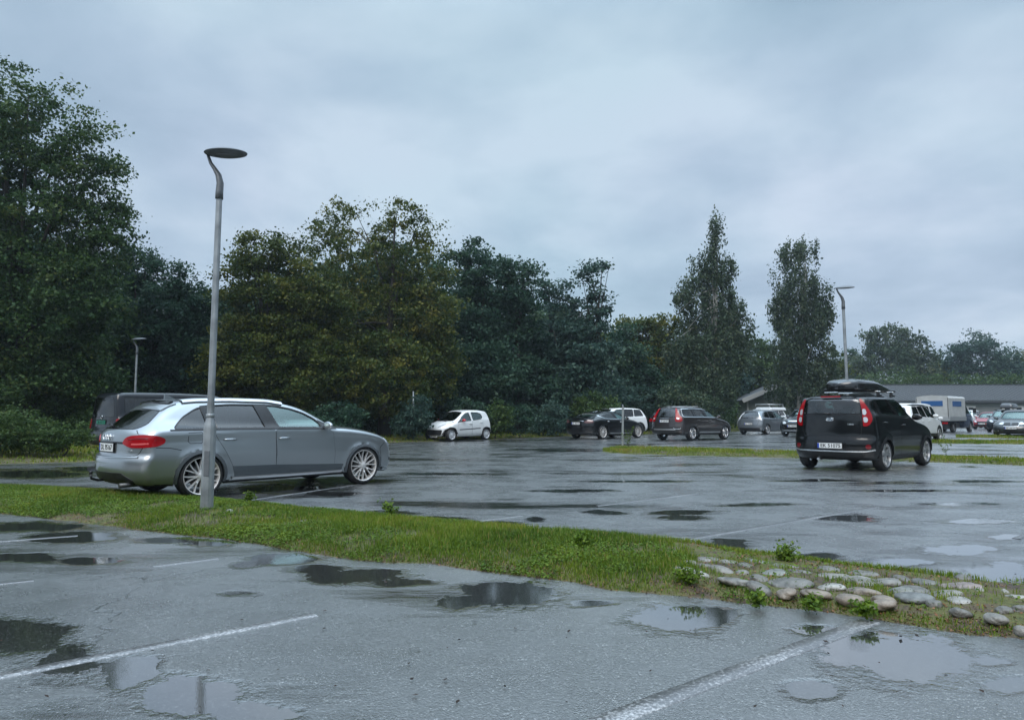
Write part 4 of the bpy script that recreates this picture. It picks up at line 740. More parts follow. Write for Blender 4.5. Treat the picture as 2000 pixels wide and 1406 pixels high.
def surf_nets(F, org, c, body):
    S = F < 0; nx, ny, nz = F.shape
    acc = np.zeros((nx - 1, ny - 1, nz - 1, 3)); cnt = np.zeros((nx - 1, ny - 1, nz - 1))
    for ax in range(3):
        o1, o2 = [a for a in range(3) if a != ax]
        a = np.take(F, range(0, F.shape[ax] - 1), ax); b = np.take(F, range(1, F.shape[ax]), ax)
        cr = (a < 0) != (b < 0); t = np.where(cr, a / np.where(cr, a - b, 1), 0)
        for d1 in (0, 1):
            for d2 in (0, 1):
                sl = [slice(None)] * 3; sl[o1] = slice(d1, F.shape[o1] - 1 + d1); sl[o2] = slice(d2, F.shape[o2] - 1 + d2); sl = tuple(sl)
                cc, tt = cr[sl], t[sl]; cnt += cc; acc[..., ax] += np.where(cc, tt, 0); acc[..., o1] += cc * d1; acc[..., o2] += cc * d2
    m = cnt > 0; idx = -np.ones(m.shape, int); idx[m] = np.arange(m.sum())
    ijk = np.stack(np.nonzero(m), 1); V = org + (ijk + acc[m] / cnt[m][:, None]) * c
    Q = []
    for ax in range(3):
        o1, o2 = (ax + 1) % 3, (ax + 2) % 3
        a = np.take(S, range(0, S.shape[ax] - 1), ax); b = np.take(S, range(1, S.shape[ax]), ax); I = np.stack(np.nonzero(a != b), 1)
        ok = (I[:, o1] > 0) & (I[:, o2] > 0) & (I[:, o1] < S.shape[o1] - 1) & (I[:, o2] < S.shape[o2] - 1); I = I[ok]
        fl = a[tuple(I.T)]
        e1 = np.zeros(3, int); e1[o1] = 1; e2 = np.zeros(3, int); e2[o2] = 1
        q = np.stack([idx[tuple((I - e1 - e2).T)], idx[tuple((I - e2).T)], idx[tuple(I.T)], idx[tuple((I - e1).T)]], 1)
        q[~fl] = q[~fl][:, ::-1]; Q.append(q)
    Q = np.concatenate(Q)
    for _ in range(3):
        f = body.full(*V.T); g = body.grad(body.full, V); st = f[:, None] * g / ((g * g).sum(1)[:, None] + 1e-6)
        l = np.linalg.norm(st, axis=1)[:, None]; V = V - st * np.minimum(1, c * .45 / (l + 1e-9))
    return V, Q
def poly_patch(body, mode, poly, off=.003, c=.05, sgn=1, skirt=.02, smooth_poly=0):
    "grid over a polygon given in the projection's own coordinates, laid on the skin"
    P = rounded(poly, .045 if smooth_poly == 1 else .11, wrap='wrap' in mode) if smooth_poly else np.array(poly, float)
    sc_ = 57. if 'wrap' in mode else 1.
    s0, s1 = P[:, 0].min(), P[:, 0].max(); n = max(2, int(math.ceil((s1 - s0) / (c * sc_))))
    S = np.unique(np.round(np.concatenate([np.linspace(s0, s1, n + 1), P[:, 0]]), 5)); e = (s1 - s0) * 1e-4
    lo, hi = [], []; nP = len(P)
    for v in S:
        v_ = min(max(v, s0 + e), s1 - e); ts = []
        for i in range(nP):
            a, b = P[i], P[(i + 1) % nP]
            if (a[0] <= v_) != (b[0] <= v_): ts.append(a[1] + (v_ - a[0]) / (b[0] - a[0]) * (b[1] - a[1]))
        if not ts: ts = [P[:, 1].mean()] * 2
        lo.append(min(ts)); hi.append(max(ts))
    lo, hi = np.array(lo), np.array(hi); m = max(1, int(math.ceil((hi - lo).max() / c)))
    T = lo[:, None] + (hi - lo)[:, None] * np.linspace(0, 1, m + 1)[None]; SS = np.repeat(S[:, None], m + 1, 1)
    p, g = body.proj(mode, SS.ravel(), T.ravel(), sgn); V = p + g * off; k = m + 1; nS = len(S)
    i, j = np.meshgrid(np.arange(nS - 1), np.arange(m), indexing='ij'); a = (i * k + j).ravel(); F = np.stack([a, a + k, a + k + 1, a + 1], 1)
    if skirt:
        bd = [i_ * k for i_ in range(nS)] + [(nS - 1) * k + j_ for j_ in range(1, k)] + [i_ * k + m for i_ in range(nS - 2, -1, -1)] + [j_ for j_ in range(m - 1, 0, -1)]
        B = V[bd] - g[bd] * skirt; o = len(V); V = np.concatenate([V, B]); nb = len(bd)
        F = np.concatenate([F, np.array([(bd[q], bd[(q + 1) % nb], o + (q + 1) % nb, o + q) for q in range(nb)])])
    return V, F
def ribbon(body, mode, path, wd, off=.002, sgn=1, closed=False, c=.06, skirt=.012, smooth_path=0):
    P = rounded(path, .045 if smooth_path == 1 else .11, closed, 'wrap' in mode) if smooth_path else np.array(path, float)
    if closed: P = np.concatenate([P, P[:1]])
    out = [P[0]]
    sc_ = np.array([1 / 57., 1]) if 'wrap' in mode else np.array([1, 1.])
    for a, b in zip(P, P[1:]):
        n = max(1, int(np.linalg.norm((b - a) * sc_) / c)); out += [a + (b - a) * (q + 1) / n for q in range(n)]
    P = np.array(out); t = np.gradient(P * sc_, axis=0)
    if closed: t[0] = t[-1] = (P[1] - P[-2]) * sc_
    t /= np.linalg.norm(t, axis=1)[:, None] + 1e-9; nr = np.stack([-t[:, 1], t[:, 0]], 1) / sc_
    ws = [-.5, -.5, 0, .5, .5]; offs = [-skirt, off, off * 1.15, off, -skirt]; R_ = []
    for w_, o_ in zip(ws, offs):
        q = P + nr * w_ * wd; p, g = body.proj(mode, q[:, 0], q[:, 1], sgn); R_.append(p + g * o_)
    V = np.concatenate(R_); n = len(P); F = [(r_ * n + i, r_ * n + i + 1, (r_ + 1) * n + i + 1, (r_ + 1) * n + i) for r_ in range(4) for i in range(n - 1)]
    return V, np.array(F)
def join_np(L):
    V, F, o = [], [], 0
    for v, f in L: V.append(v); F.append(f + o); o += len(v)
    return np.concatenate(V), np.concatenate(F)
def fix_normals(me):
    bm = bmesh.new(); bm.from_mesh(me); bmesh.ops.remove_doubles(bm, verts=bm.verts, dist=1e-5); bmesh.ops.recalc_face_normals(bm, faces=bm.faces); bm.to_mesh(me); bm.free()
    me.polygons.foreach_set('use_smooth', np.ones(len(me.polygons), bool)); me.set_sharp_from_angle(angle=R(40))
M_LINING = pmat('pale headlining', (.34, .34, .33), .85)
class Car:
    def __init__(s, body, x, y, heading, label, name='parked_car', cat='car', group=None, cell=.05, mat=None, z=0):
        s.b = body; s.cell = cell; s.mat = mat
        s.root = empty(name, (x, y, z), R(90 - heading), label, cat, group)
        V, Q = body.mesh(cell); me = mesh_np('body', V, Q, True); s.body = link('body', me, [mat, M_BLACK, M_LINING], s.root)
        s.cuts = []
    def put(s, name, VF, mat, parent=None):
        V, F = VF if isinstance(VF, tuple) else join_np(VF)
        me = mesh_np(name, V, F, True); fix_normals(me); return link(name, me, mat, parent or s.root)
    def patch(s, name, mode, poly, mat, off=.003, sgn=1, parent=None, **k):
        k.setdefault('c', max(.03, s.cell)); return s.put(name, poly_patch(s.b, mode, poly, off, sgn=sgn, **k), mat, parent)
    def rib(s, name, mode, path, wd, mat, off=.002, sgn=1, parent=None, **k):
        return s.put(name, ribbon(s.b, mode, path, wd, off, sgn, **k), mat, parent)
    def cut(s, mode, poly, smooth_poly=0):
        s.cuts.append((mode, poly, smooth_poly))
    def apply_cuts(s):
        "openings for the glass, cut through the sheet metal"
        bm = bmesh.new()
        for mode, poly, sp in s.cuts:
            P = rounded(poly, .045 if sp == 1 else .11) if sp else np.array(poly, float)
            if mode == 'side':
                for sg in (-1, 1):
                    rows = [[bm.verts.new((x, sg * y, z)) for x, z in P] for y in (.30, 1.4)]; _pr(bm, rows)
            else:
                xa, xb = (s.b.x0 - .3, s.b.x0 + 1.0) if mode == 'rear' else (s.b.x1 + .3, s.b.x1 - s.b.ws)
                rows = [[bm.verts.new((x, y, z)) for y, z in P] for x in (xa, xb)]; _pr(bm, rows)
        bmesh.ops.recalc_face_normals(bm, faces=bm.faces); me = bpy.data.meshes.new('cut'); bm.to_mesh(me); bm.free()
        co = bpy.data.objects.new('cut', me); COL.objects.link(co); co.parent = s.root
        md = s.body.modifiers.new('b', 'BOOLEAN'); md.operation = 'DIFFERENCE'; md.object = co; md.solver = 'MANIFOLD'
        bpy.context.view_layer.update(); dg = bpy.context.evaluated_depsgraph_get(); ev = s.body.evaluated_get(dg); nm = bpy.data.meshes.new_from_object(ev)
        if len(nm.polygons) < 100:
            md.solver = 'EXACT'; md.use_self = True; bpy.context.view_layer.update(); dg = bpy.context.evaluated_depsgraph_get(); nm = bpy.data.meshes.new_from_object(s.body.evaluated_get(dg))
        s.body.modifiers.clear(); s.body.data = nm; nm.name = 'body'; bpy.data.objects.remove(co); bpy.data.meshes.remove(me)
        nm.polygons.foreach_set('use_smooth', np.ones(len(nm.polygons), bool)); nm.set_sharp_from_angle(angle=R(38))
    def dark_inside(s):
        "cabin lining, wheel wells and underside take the black plastic"
        me = s.body.data; n = len(me.polygons); C = np.empty(n * 3, np.float32); me.polygons.foreach_get('center', C); C = C.reshape(-1, 3).astype(float)
        f = s.b.f(*C.T); mi = ((f < -.02) | (C[:, 2] < getattr(s.b, 'blk', .24))).astype(np.int32)
        Nn = np.empty(n * 3, np.float32); me.polygons.foreach_get('normal', Nn); Nn = Nn.reshape(-1, 3); mi[(f < -.02) & (C[:, 2] > s.b.zt * .70)] = 2; me.polygons.foreach_set('material_index', mi); me.update()
    def window(s, name, mode, poly, mat, sgns=(1, -1), smooth_poly=1, seal=.018, sealmat=None):
        s.cut(mode, poly, smooth_poly)
        for sg in (sgns if mode == 'side' else (1,)):
            g = s.patch(name, mode, poly, mat, off=-.012, sgn=sg, skirt=0, smooth_poly=smooth_poly)
            if seal: s.rib('window_trim', mode, poly, seal, sealmat or M_GLOSSBLK, .003, sg, g, closed=True, smooth_path=smooth_poly, skirt=.03)
    def seats(s, xs, w=.5, y=.36, top=1.15, z0=.45):
        mb = MB()
        for x in xs:
            for yy in (-y, y):
                mb.box((x + .22, yy, z0 + .12), (.50, w, .18), bev=.05); mb.box((x - .08, yy, z0 + .42), (.14, w * .92, .62), rot=(0, -.22, 0), bev=.05)
                mb.box((x - .17, yy, top - .10), (.09, w * .52, .19), rot=(0, -.15, 0), bev=.035)
        mb.build('seats', M_SEAT, s.root, smooth=40)
def _pr(bm, rows):
    a, b = rows; n = len(a); bm.faces.new(a); bm.faces.new(b[::-1])
    for i in range(n): bm.faces.new((a[i], b[i], b[(i + 1) % n], a[(i + 1) % n]))
def wheel(parent, x, y, r, rr, width=.21, style='ten', rim_mat=None, n=40, steer=0):
    "y > 0 left side. part wheel (brake disc) > tyre, rim"
    rim_mat = rim_mat or M_ALLOY; sg = 1 if y > 0 else -1
    M = Matrix.Translation((x, y, r)) @ Matrix.Rotation(R(steer), 4, 'Z') @ Matrix.Rotation(-sg * math.pi / 2, 4, 'X')   # local z = outward
    hub = MB().lathe([(0, -.10), (rr * .62, -.10), (rr * .62, -.075), (0, -.075)], n, M).lathe([(rr * .99, -width * .8), (rr * .97, -width * .8), (rr * .97, -.03), (rr * .99, -.03)], n, M).build('wheel', M_DISC, parent)
    h = 0; W_ = width
    MB().lathe([(rr, h - .005), (rr + .012, h + .004), ((r + rr) / 2, h + .014), (r - .03, h + .006), (r - .008, h - .018), (r, h - .05), (r, -W_ + .05), (r - .01, -W_ + .015), (rr + .02, -W_), (rr * .9, -W_ + .02)], n, M).build('tyre', M_RUBBER, hub)
    mb = MB(); mb.lathe([(rr + .004, -.002), (rr * 1.0, .006), (rr * .965, .0), (rr * .94, -.03), (rr * .92, -.10)], n, M)
    mb.lathe([(0, -.008), (rr * .10, -.008), (rr * .17, -.016), (rr * .20, -.05)], 20, M)
    def spoke(a, w0, w1, r0=.1, r1=.97, d0=-.014, d1=-.012, da=0):
        pts = []
        for q in range(5):
            t = q / 4; rad = (r0 + (r1 - r0) * t) * rr; an = a + da * t; pts.append((rad * math.cos(an), rad * math.sin(an), d0 + (d1 - d0) * t - .018 * math.sin(t * math.pi), w0 + (w1 - w0) * t, an))
        L = []
        for (px, py, pz, w_, an) in pts:
            tx, ty = -math.sin(an) * w_ / 2, math.cos(an) * w_ / 2
            L.append([mb.bm.verts.new(M @ Vector(v)) for v in ((px - tx, py - ty, pz - .03), (px - tx * .75, py - ty * .75, pz), (px + tx * .75, py + ty * .75, pz), (px + tx, py + ty, pz - .03))])
        for A, B in zip(L, L[1:]):
            for q in range(3): mb.bm.faces.new((A[q], A[q + 1], B[q + 1], B[q]))
    if style == 'mesh':
        for q in range(8):
            a = q * math.pi / 4 + .2
            for sgn in (-1, 1):
                spoke(a + sgn * .05, .026, .020, .12, .99, da=sgn * .17)
            spoke(a, .06, .03, .08, .45)
    elif style == 'five':
        for q in range(5):
            a = q * 2 * math.pi / 5 + .3
            for sgn in (-1, 1): spoke(a + sgn * .12, .055, .065, .1, .98, da=sgn * .10)
    elif style == 'ten':
        for q in range(10): spoke(q * math.pi / 5, .035, .05, .1, .98, da=.15)
    elif style == 'cover':
        mb.lathe([(0, .0), (rr * .3, .004), (rr * .42, -.004)], n, M); 
        for q in range(7): spoke(q * 2 * math.pi / 7, .09, .115, .3, .99)
    elif style == 'six':
        for q in range(6): spoke(q * math.pi / 3, .07, .09, .1, .98)
    rim = mb.build('rim', rim_mat, hub, smooth=35)
    return hub
_fonts = {}
def text_mesh(txt, size, th=.002, bold=0):
    cu = bpy.data.curves.new('t', 'FONT'); cu.body = txt; cu.size = size; cu.align_x = 'CENTER'; cu.align_y = 'CENTER'; cu.extrude = th; cu.offset = bold; cu.resolution_u = 3
    o = bpy.data.objects.new('t', cu); COL.objects.link(o); bpy.context.view_layer.update()
    me = bpy.data.meshes.new_from_object(o.evaluated_get(bpy.context.evaluated_depsgraph_get())); bpy.data.objects.remove(o); bpy.data.curves.remove(cu)
    return me
def plate(parent, x, y, z, txt, facing=-1, green=False, tilt=0, w=.52, h=.11, lettering=True):
    "facing -1 looks backward, +1 forward"
    rz = -math.pi / 2 if facing < 0 else math.pi / 2
    M = Matrix.Translation((x, y, z)) @ Matrix.Rotation(rz, 4, 'Z') @ Matrix.Rotation(math.pi / 2 - tilt, 4, 'X')
    p = MB().box((0, 0, 0), (w, h, .012), bev=.003); o = p.build('number_plate', M_GREENPL if green else M_PLATE, parent); o.matrix_local = M
    b = MB().box((0, 0, -.004), (w + .03, h + .03, .012), bev=.003).build('plate_holder', M_BLACK, o); 
    if not green: MB().box((-w / 2 + .02, 0, .0045), (.036, h * .94, .006)).build('country_band', M_PLBLUE, o)
    if txt:
        me = text_mesh(txt, h * .93, .0012, .0015); t = link('lettering', me, M_PLATE if False else (M_PLATE if green and False else M_INK), o)
        V = np.empty(len(me.vertices) * 3, np.float32); me.vertices.foreach_get('co', V); V = V.reshape(-1, 3); sx = (w - .10) / (V[:, 0].max() - V[:, 0].min()); V[:, 0] *= sx; me.vertices.foreach_set('co', V.ravel()); me.update()
        t.location = (.02, 0, .0075)
    return o
def mirror_pair(car, x, y, z, mat, lens=True, sc_=1.0):
    for sg in (-1, 1):
        mb = MB(); c = (x, sg * (y + .10), z); bmesh.ops.create_icosphere(mb.bm, subdivisions=3, radius=1)
        for v in mb.bm.verts:
            q = v.co; bx = q.x; v.co = Vector((c[0] + (q.x * .075 if q.x > 0 else q.x * .03) * sc_, c[1] + q.y * .115 * sc_, c[2] + q.z * .072 * sc_ * (1 - .15 * q.y * sg)))
        m = mb.build('wing_mirror', mat, car.root, smooth=60)
        MB().tube([(x + .01, sg * (y - .06), z - .06), (x + .005, sg * (y + .03), z - .04)], [.03, .028], 8, sq=(1, .6)).build('mirror_arm', M_BLACK, m)
def handle(car, x, z, sgn, length=.19, mat=None, w=.86, parent=None):
    p, g = car.b.proj('side', [x - length / 2, x, x + length / 2], [z] * 3, sgn); n = g[1]
    pts = [Vector(p[0] + n * .004), Vector(p[0] * .85 + p[2] * .15 + n * .032), Vector(p[1] + n * .040), Vector(p[0] * .15 + p[2] * .85 + n * .032), Vector(p[2] + n * .004)]
    car_mb = MB().tube(pts, [.012, .016, .017, .016, .012], 8, sq=(1, .8)); o = car_mb.build('door_handle', mat or car.mat, parent or car.root)
    q, g2 = car.b.proj('side', [x], [z], sgn); poly = [(x - .075, z - .02), (x + .075, z - .02), (x + .075, z + .032), (x - .075, z + .032)]
    car.patch('handle_recess', 'side', poly, M_BLACK if length > .1 else car.mat, .0015, sgn, o, smooth_poly=1, c=.05, skirt=.004)
    return o
def seam(car, mode, path, sgn=1, wd=.009, closed=False, sm=1, parent=None):
    return car.rib('panel_gap', mode, path, wd, M_BLACK, .0012, sgn, parent, closed=closed, smooth_path=sm, skirt=.004)
def doors(car, outlines, handles, sgns=(-1, 1), hm=None, off=.0025):
    for sg in sgns:
        for (pl, hd) in zip(outlines, handles):
            d = car.patch('door', 'side', pl, car.mat, off, sg, smooth_poly=1, skirt=.008, c=.05)
            seam(car, 'side', pl, sg, closed=True, parent=d)
            if hd: handle(car, hd[0], hd[1], sg, parent=d, mat=hm)
def arch_lip(car, xc, wr, mat, sgns=(-1, 1), wd=.05, a0=-14, a1=194, off=.006, zc=None):
    zc = zc if zc is not None else wr * .93
    for sg in sgns:
        path = [(xc + (wr + wd * .45) * math.cos(R(a)), zc + (wr + wd * .45) * math.sin(R(a))) for a in np.linspace(a0, a1, 22)]
        path = [p for p in path if p[1] > .2]
        car.rib('wheel_arch', 'side', path, wd, mat, off, sg, skirt=.05)
def ring_logo(car, mode_x, z, r, n, step, facing=-1, mat=None, y0=0, tilt=0):
    "interlaced rings standing on the tailgate"
    mb = MB()
    for q in range(n):
        y = y0 + (q - (n - 1) / 2) * step; pts = []
        for k in range(17):
            a = 2 * math.pi * k / 16; pts.append((mode_x + facing * -.0 + math.tan(tilt) * r * math.sin(a), y + r * math.cos(a), z + r * math.sin(a)))
        mb.tube(pts, .0065, 6, cap=False)
    return mb.build('emblem', mat or M_CHROME, car.root)
def skin_x(car, y, z, mode='rear'):
    p, g = car.b.proj(mode, [y], [z]); return p[0][0], g[0]
def badge_text(car, txt, y, z, size, mode='rear', mat=None, name='lettering', up=.006, sx=1.0):
    me = text_mesh(txt, size, .002, size * .02); p, g = car.b.proj(mode, [y], [z]); p, g = p[0], g[0]
    if mode == 'side': pass
    n = Vector(g); z_ = n; x_ = Vector((0, 0, 1)).cross(z_).normalized(); y_ = z_.cross(x_)
    M = Matrix((( x_.x, y_.x, z_.x, 0), (x_.y, y_.y, z_.y, 0), (x_.z, y_.z, z_.z, 0), (0, 0, 0, 1))); 
    o = link(name, me, mat or M_CHROME, car.root); o.matrix_local = Matrix.Translation(Vector(p) + n * up) @ M @ Matrix.Diagonal((sx, 1, 1, 1)); return o
def build_estate():
    P = [(-.80, .20), (-.95, .27), (-1.0, .40), (-1.01, .52), (-.995, .60), (-.955, .65), (-.955, .78), (-.945, .93), (-.90, .995), (-.40, 1.385), (-.1, 1.425), (.4, 1.44), (1.0, 1.437), (1.35, 1.41),
         (1.75, 1.325), (2.10, 1.175), (2.46, 1.01), (2.75, .998), (3.1, .95), (3.4, .875), (3.58, .79), (3.67, .66), (3.695, .45), (3.66, .28), (3.50, .19), (2.0, .19), (.5, .19)]
    B = Body(P, .905, [(-1, .96), (-.4, .985), (2.2, .975), (3.7, .93)], [(0, .84), (.2, .90), (.32, .965), (.45, .985), (.6, 1), (.80, 1.0), (.98, .965)],
             [(-1.05, .955), (-.7, .985), (-.2, 1), (2.4, 1), (3.2, .985), (3.7, .95)], er=.28, ef=.34, pe=2.6, crown=.045, tum=.42, tum2=.25, shoulder=.035, k=.055, wells=(0, 2.81), wr=.335, flare=.022,
             crease=([(-1, .865), (0, .885), (1.1, .893), (2.2, .875), (2.9, .835), (3.6, .74)], .020), cab=(-.62, 2.35), gplan=[(-1, .93), (0, .985), (1, 1), (2.2, .95), (3, .9)], floor=.42)
    B.ws = 1.85; B.blk = .235
    pm = paint('silver grey wet paint', (.40, .425, .44), .88, .30)
    c = Car(B, -5.10, 10.5, 41.5, 'silver grey estate car parked behind the near lamp post, seen from its rear right', cell=.026, mat=pm)
    D = dict(sealmat=M_GLOSSBLK)
    c.window('quarter_window', 'side', [(-.40, .996), (.13, .996), (.07, 1.315), (-.05, 1.275), (-.23, 1.165)], G_DARK, **D)
    c.window('side_window', 'side', [(.19, .997), (1.02, .998), (.90, 1.352), (.50, 1.352), (.15, 1.33)], G_DARK, **D)
    c.window('side_window', 'side', [(1.20, 1.0), (2.06, .988), (1.90, 1.13), (1.72, 1.225), (1.50, 1.295), (1.25, 1.338), (1.04, 1.35)], G_SIDE, **D)
    c.window('rear_window', 'rear', [(-.56, 1.0), (.56, 1.0), (.64, 1.06), (.50, 1.335), (0, 1.345), (-.50, 1.335), (-.64, 1.06)], glass('rear glass', (.22, .25, .27)), smooth_poly=2)
    c.window('windscreen', 'front', [(-.60, 1.02), (.60, 1.02), (.66, 1.06), (.52, 1.36), (0, 1.375), (-.52, 1.36), (-.66, 1.06)], G_SIDE, smooth_poly=2)
    c.apply_cuts(); c.dark_inside(); c.seats((.55, 1.45))
    for sg in (1, -1):
        c.patch('window_pillar', 'side', [(.99, .985), (1.235, .985), (1.075, 1.362), (.86, 1.362)], M_GLOSSBLK, .002, sg)
        c.patch('window_pillar', 'side', [(.10, .985), (.225, .985), (.19, 1.345), (.03, 1.325)], M_GLOSSBLK, .002, sg)
        c.patch('window_pillar', 'side', [(1.98, .982), (2.25, .972), (2.10, 1.05), (1.95, 1.115)], M_BLACK, .002, sg)
        c.rib('window_trim', 'side', [(-.45, .978), (1, .980), (2.26, .968)], .022, M_BLACK, .003, sg)
    dr = [(.16, .955), (1.135, .962), (1.15, .40), (1.145, .285), (.60, .285), (.50, .37), (.40, .55), (.33, .68), (.22, .85)]
    df = [(1.145, .962), (2.10, .955), (2.19, .90), (2.215, .55), (2.21, .285), (1.155, .285), (1.16, .40)]
    doors(c, [dr, df], [(.40, .832), (1.28, .83)])
    for sg in (1, -1):
        c.patch('door_guard', 'side', [(.50, .285), (2.375, .285), (2.39, .375), (1.2, .425), (.45, .44)], pmat('grey lower cladding', (.10, .115, .125), .3, .6, coat=.8), .0065, sg, skirt=.01)
        c.rib('sill_trim', 'side', [(.46, .268), (1.4, .262), (2.38, .262)], .03, M_ALLOY, .022, sg, skirt=.04)
    arch_lip(c, 0, .335, pmat('grey arch trim', (.10, .11, .12), .4, .3, coat=.3), wd=.045); arch_lip(c, 2.81, .335, MATS['grey arch trim'], wd=.045)
    tl = [(26, .80), (29, .872), (34, .905), (46, .918), (55, .905), (60, .865), (59.5, .80), (55, .757), (46, .742), (35, .742)]
    for sg in (1, -1):
        t = c.patch('tail_light', 'rwrap', tl, M_RED, .012, sg, smooth_poly=1, c=.03)
        c.rib('light_bar', 'rwrap', [(36, .79), (42, .792), (50, .80)], .022, pmat('lit red strip', (.62, .10, .10), .2, coat=1), .014, sg, t)
        c.rib('light_bar', 'rwrap', [(33, .855), (44, .868), (54, .86)], .016, M_DRED, .014, sg, t)
        c.patch('headlight', 'fwrap', [(24, .66), (30, .72), (44, .775), (54, .79), (57.5, .77), (54, .70), (48, .645), (36, .64), (26, .64)], M_CLEAR, .006, sg, smooth_poly=1)
        c.rib('fuel_flap' if sg < 0 else 'panel_gap', 'side', [(-.20, .94), (-.02, .945), (.0, .93), (.0, .81), (-.02, .79), (-.18, .79), (-.21, .82)], .008, M_BLACK, .0012, sg, closed=True, skirt=.003)
        c.rib('roof_rail', 'side', [(-.2, 1.372), (0, 1.392), (.5, 1.405), (1.1, 1.398), (1.36, 1.36)], .035, M_ALLOY, .03, sg, skirt=.06, smooth_path=1)
        seam(c, 'side', [(-.70, .745), (-.45, .735), (-.30, .70)], sg); seam(c, 'side', [(3.20, .30), (3.15, .62), (3.26, .70)], sg); c.rib('front_lip', 'fwrap', [(0, .215), (30, .215), (46, .235), (58, .26)], .03, pm, .03, sg, skirt=.05); c.rib('fog_trim', 'fwrap', [(38, .40), (52, .42)], .05, M_BLACK, .004, sg); seam(c, 'top', [(2.42, .70), (3.0, .68), (3.45, .55)], sg)
    # tailgate outline, bumper, plate recess
    seam(c, 'rear', [(-.60, .98), (-.78, .86), (-.80, .80), (-.72, .64), (-.40, .618), (.40, .618), (.72, .64), (.80, .80), (.78, .86), (.60, .98)], 1)
    c.rib('grip_strip', 'rear', [(-.50, .805), (0, .812), (.50, .805)], .03, M_GLOSSBLK, .004)
    c.rib('bumper_ledge', 'rear', [(-.74, .615), (0, .60), (.74, .615)], .02, pm, .012)
    c.patch('bumper_insert', 'rear', [(-.62, .22), (.62, .22), (.66, .30), (.50, .40), (-.50, .40), (-.66, .30)], M_BLACK, .006)
    x, g = skin_x(c, 0, .735); plate(c.root, x - .012, 0, .738, 'DL 95167')
    x, g = skin_x(c, 0, .88); ring_logo(c, x - .012, .882, .042, 4, .062, tilt=.15)
    badge_text(c, '2.0 TDI', -.58, .70, .034)
    # spoiler, wiper, aerial fin, tow ball, exhausts
    V, F = poly_patch(B, 'top', [(-.47, -.56), (-.28, -.60), (-.26, 0), (-.28, .60), (-.47, .56), (-.52, 0)], .014, .06, skirt=.035); c.put('roof_spoiler', (V, F), pm)
    c.rib('spoiler_lip', 'rear', [(-.52, 1.352), (0, 1.372), (.52, 1.352)], .028, M_GLOSSBLK, .03, skirt=.05)
    p, g = B.proj('rear', [0, .10, .28, .44], [1.015, 1.02, 1.045, 1.035]); 
    MB().tube([Vector(p[i] + g[i] * .022) for i in range(4)], [.022, .02, .010, .008], 6).build('rear_wiper', M_BLACK, c.root)
    mb = MB(); mb.prism([(-.09, 0), (.10, 0), (.02, .035), (-.07, .085), (-.085, .08)], Matrix.Translation((-.12, .008, 1.425)) @ Matrix.Rotation(math.pi / 2, 4, 'X'), .016); mb.build('aerial_fin', pm, c.root)
    MB().tube([(-.85, 0.15, .28), (-1.0, .15, .27), (-1.09, .15, .30), (-1.10, .15, .36)], .018, 8).lathe([(0, -.025), (.02, -.018), (.025, 0), (.02, .018), (0, .025)], 12, Matrix.Translation((-1.10, .15, .385))).build('tow_ball', M_BLACK, c.root)
    for y in (-.55,): MB().tube([(-.7, y, .24), (-.97, y, .235)], .032, 12).build('exhaust', M_DISC, c.root)
    mirror_pair(c, 2.02, .86, 1.015, pm)
    MB().lathe([(.17, 0), (.185, .012), (.17, .024), (.16, .012)], 24, Matrix.Translation((1.93, .36, .99)) @ Matrix.Rotation(R(68), 4, 'Y')).build('steering_wheel', M_SEAT, c.root)
    MB().box((2.15, 0, .93), (.45, 1.3, .08), bev=.03).build('dashboard', M_SEAT, c.root)
    for x in (0, 2.81):
        for sg in (-1, 1): wheel(c.root, x, sg * .895, .325, .262, .23, 'mesh', pmat('bright alloy', (.74, .71, .68), .35, .45))
    return c
def wheels(c, wb, y, r, rr, style, mat=None, width=.21, steer=0):
    for x in (0, wb):
        for sg in (-1, 1): wheel(c.root, x, sg * y, r, rr, width, style, mat, n=28, steer=steer if x else 0)
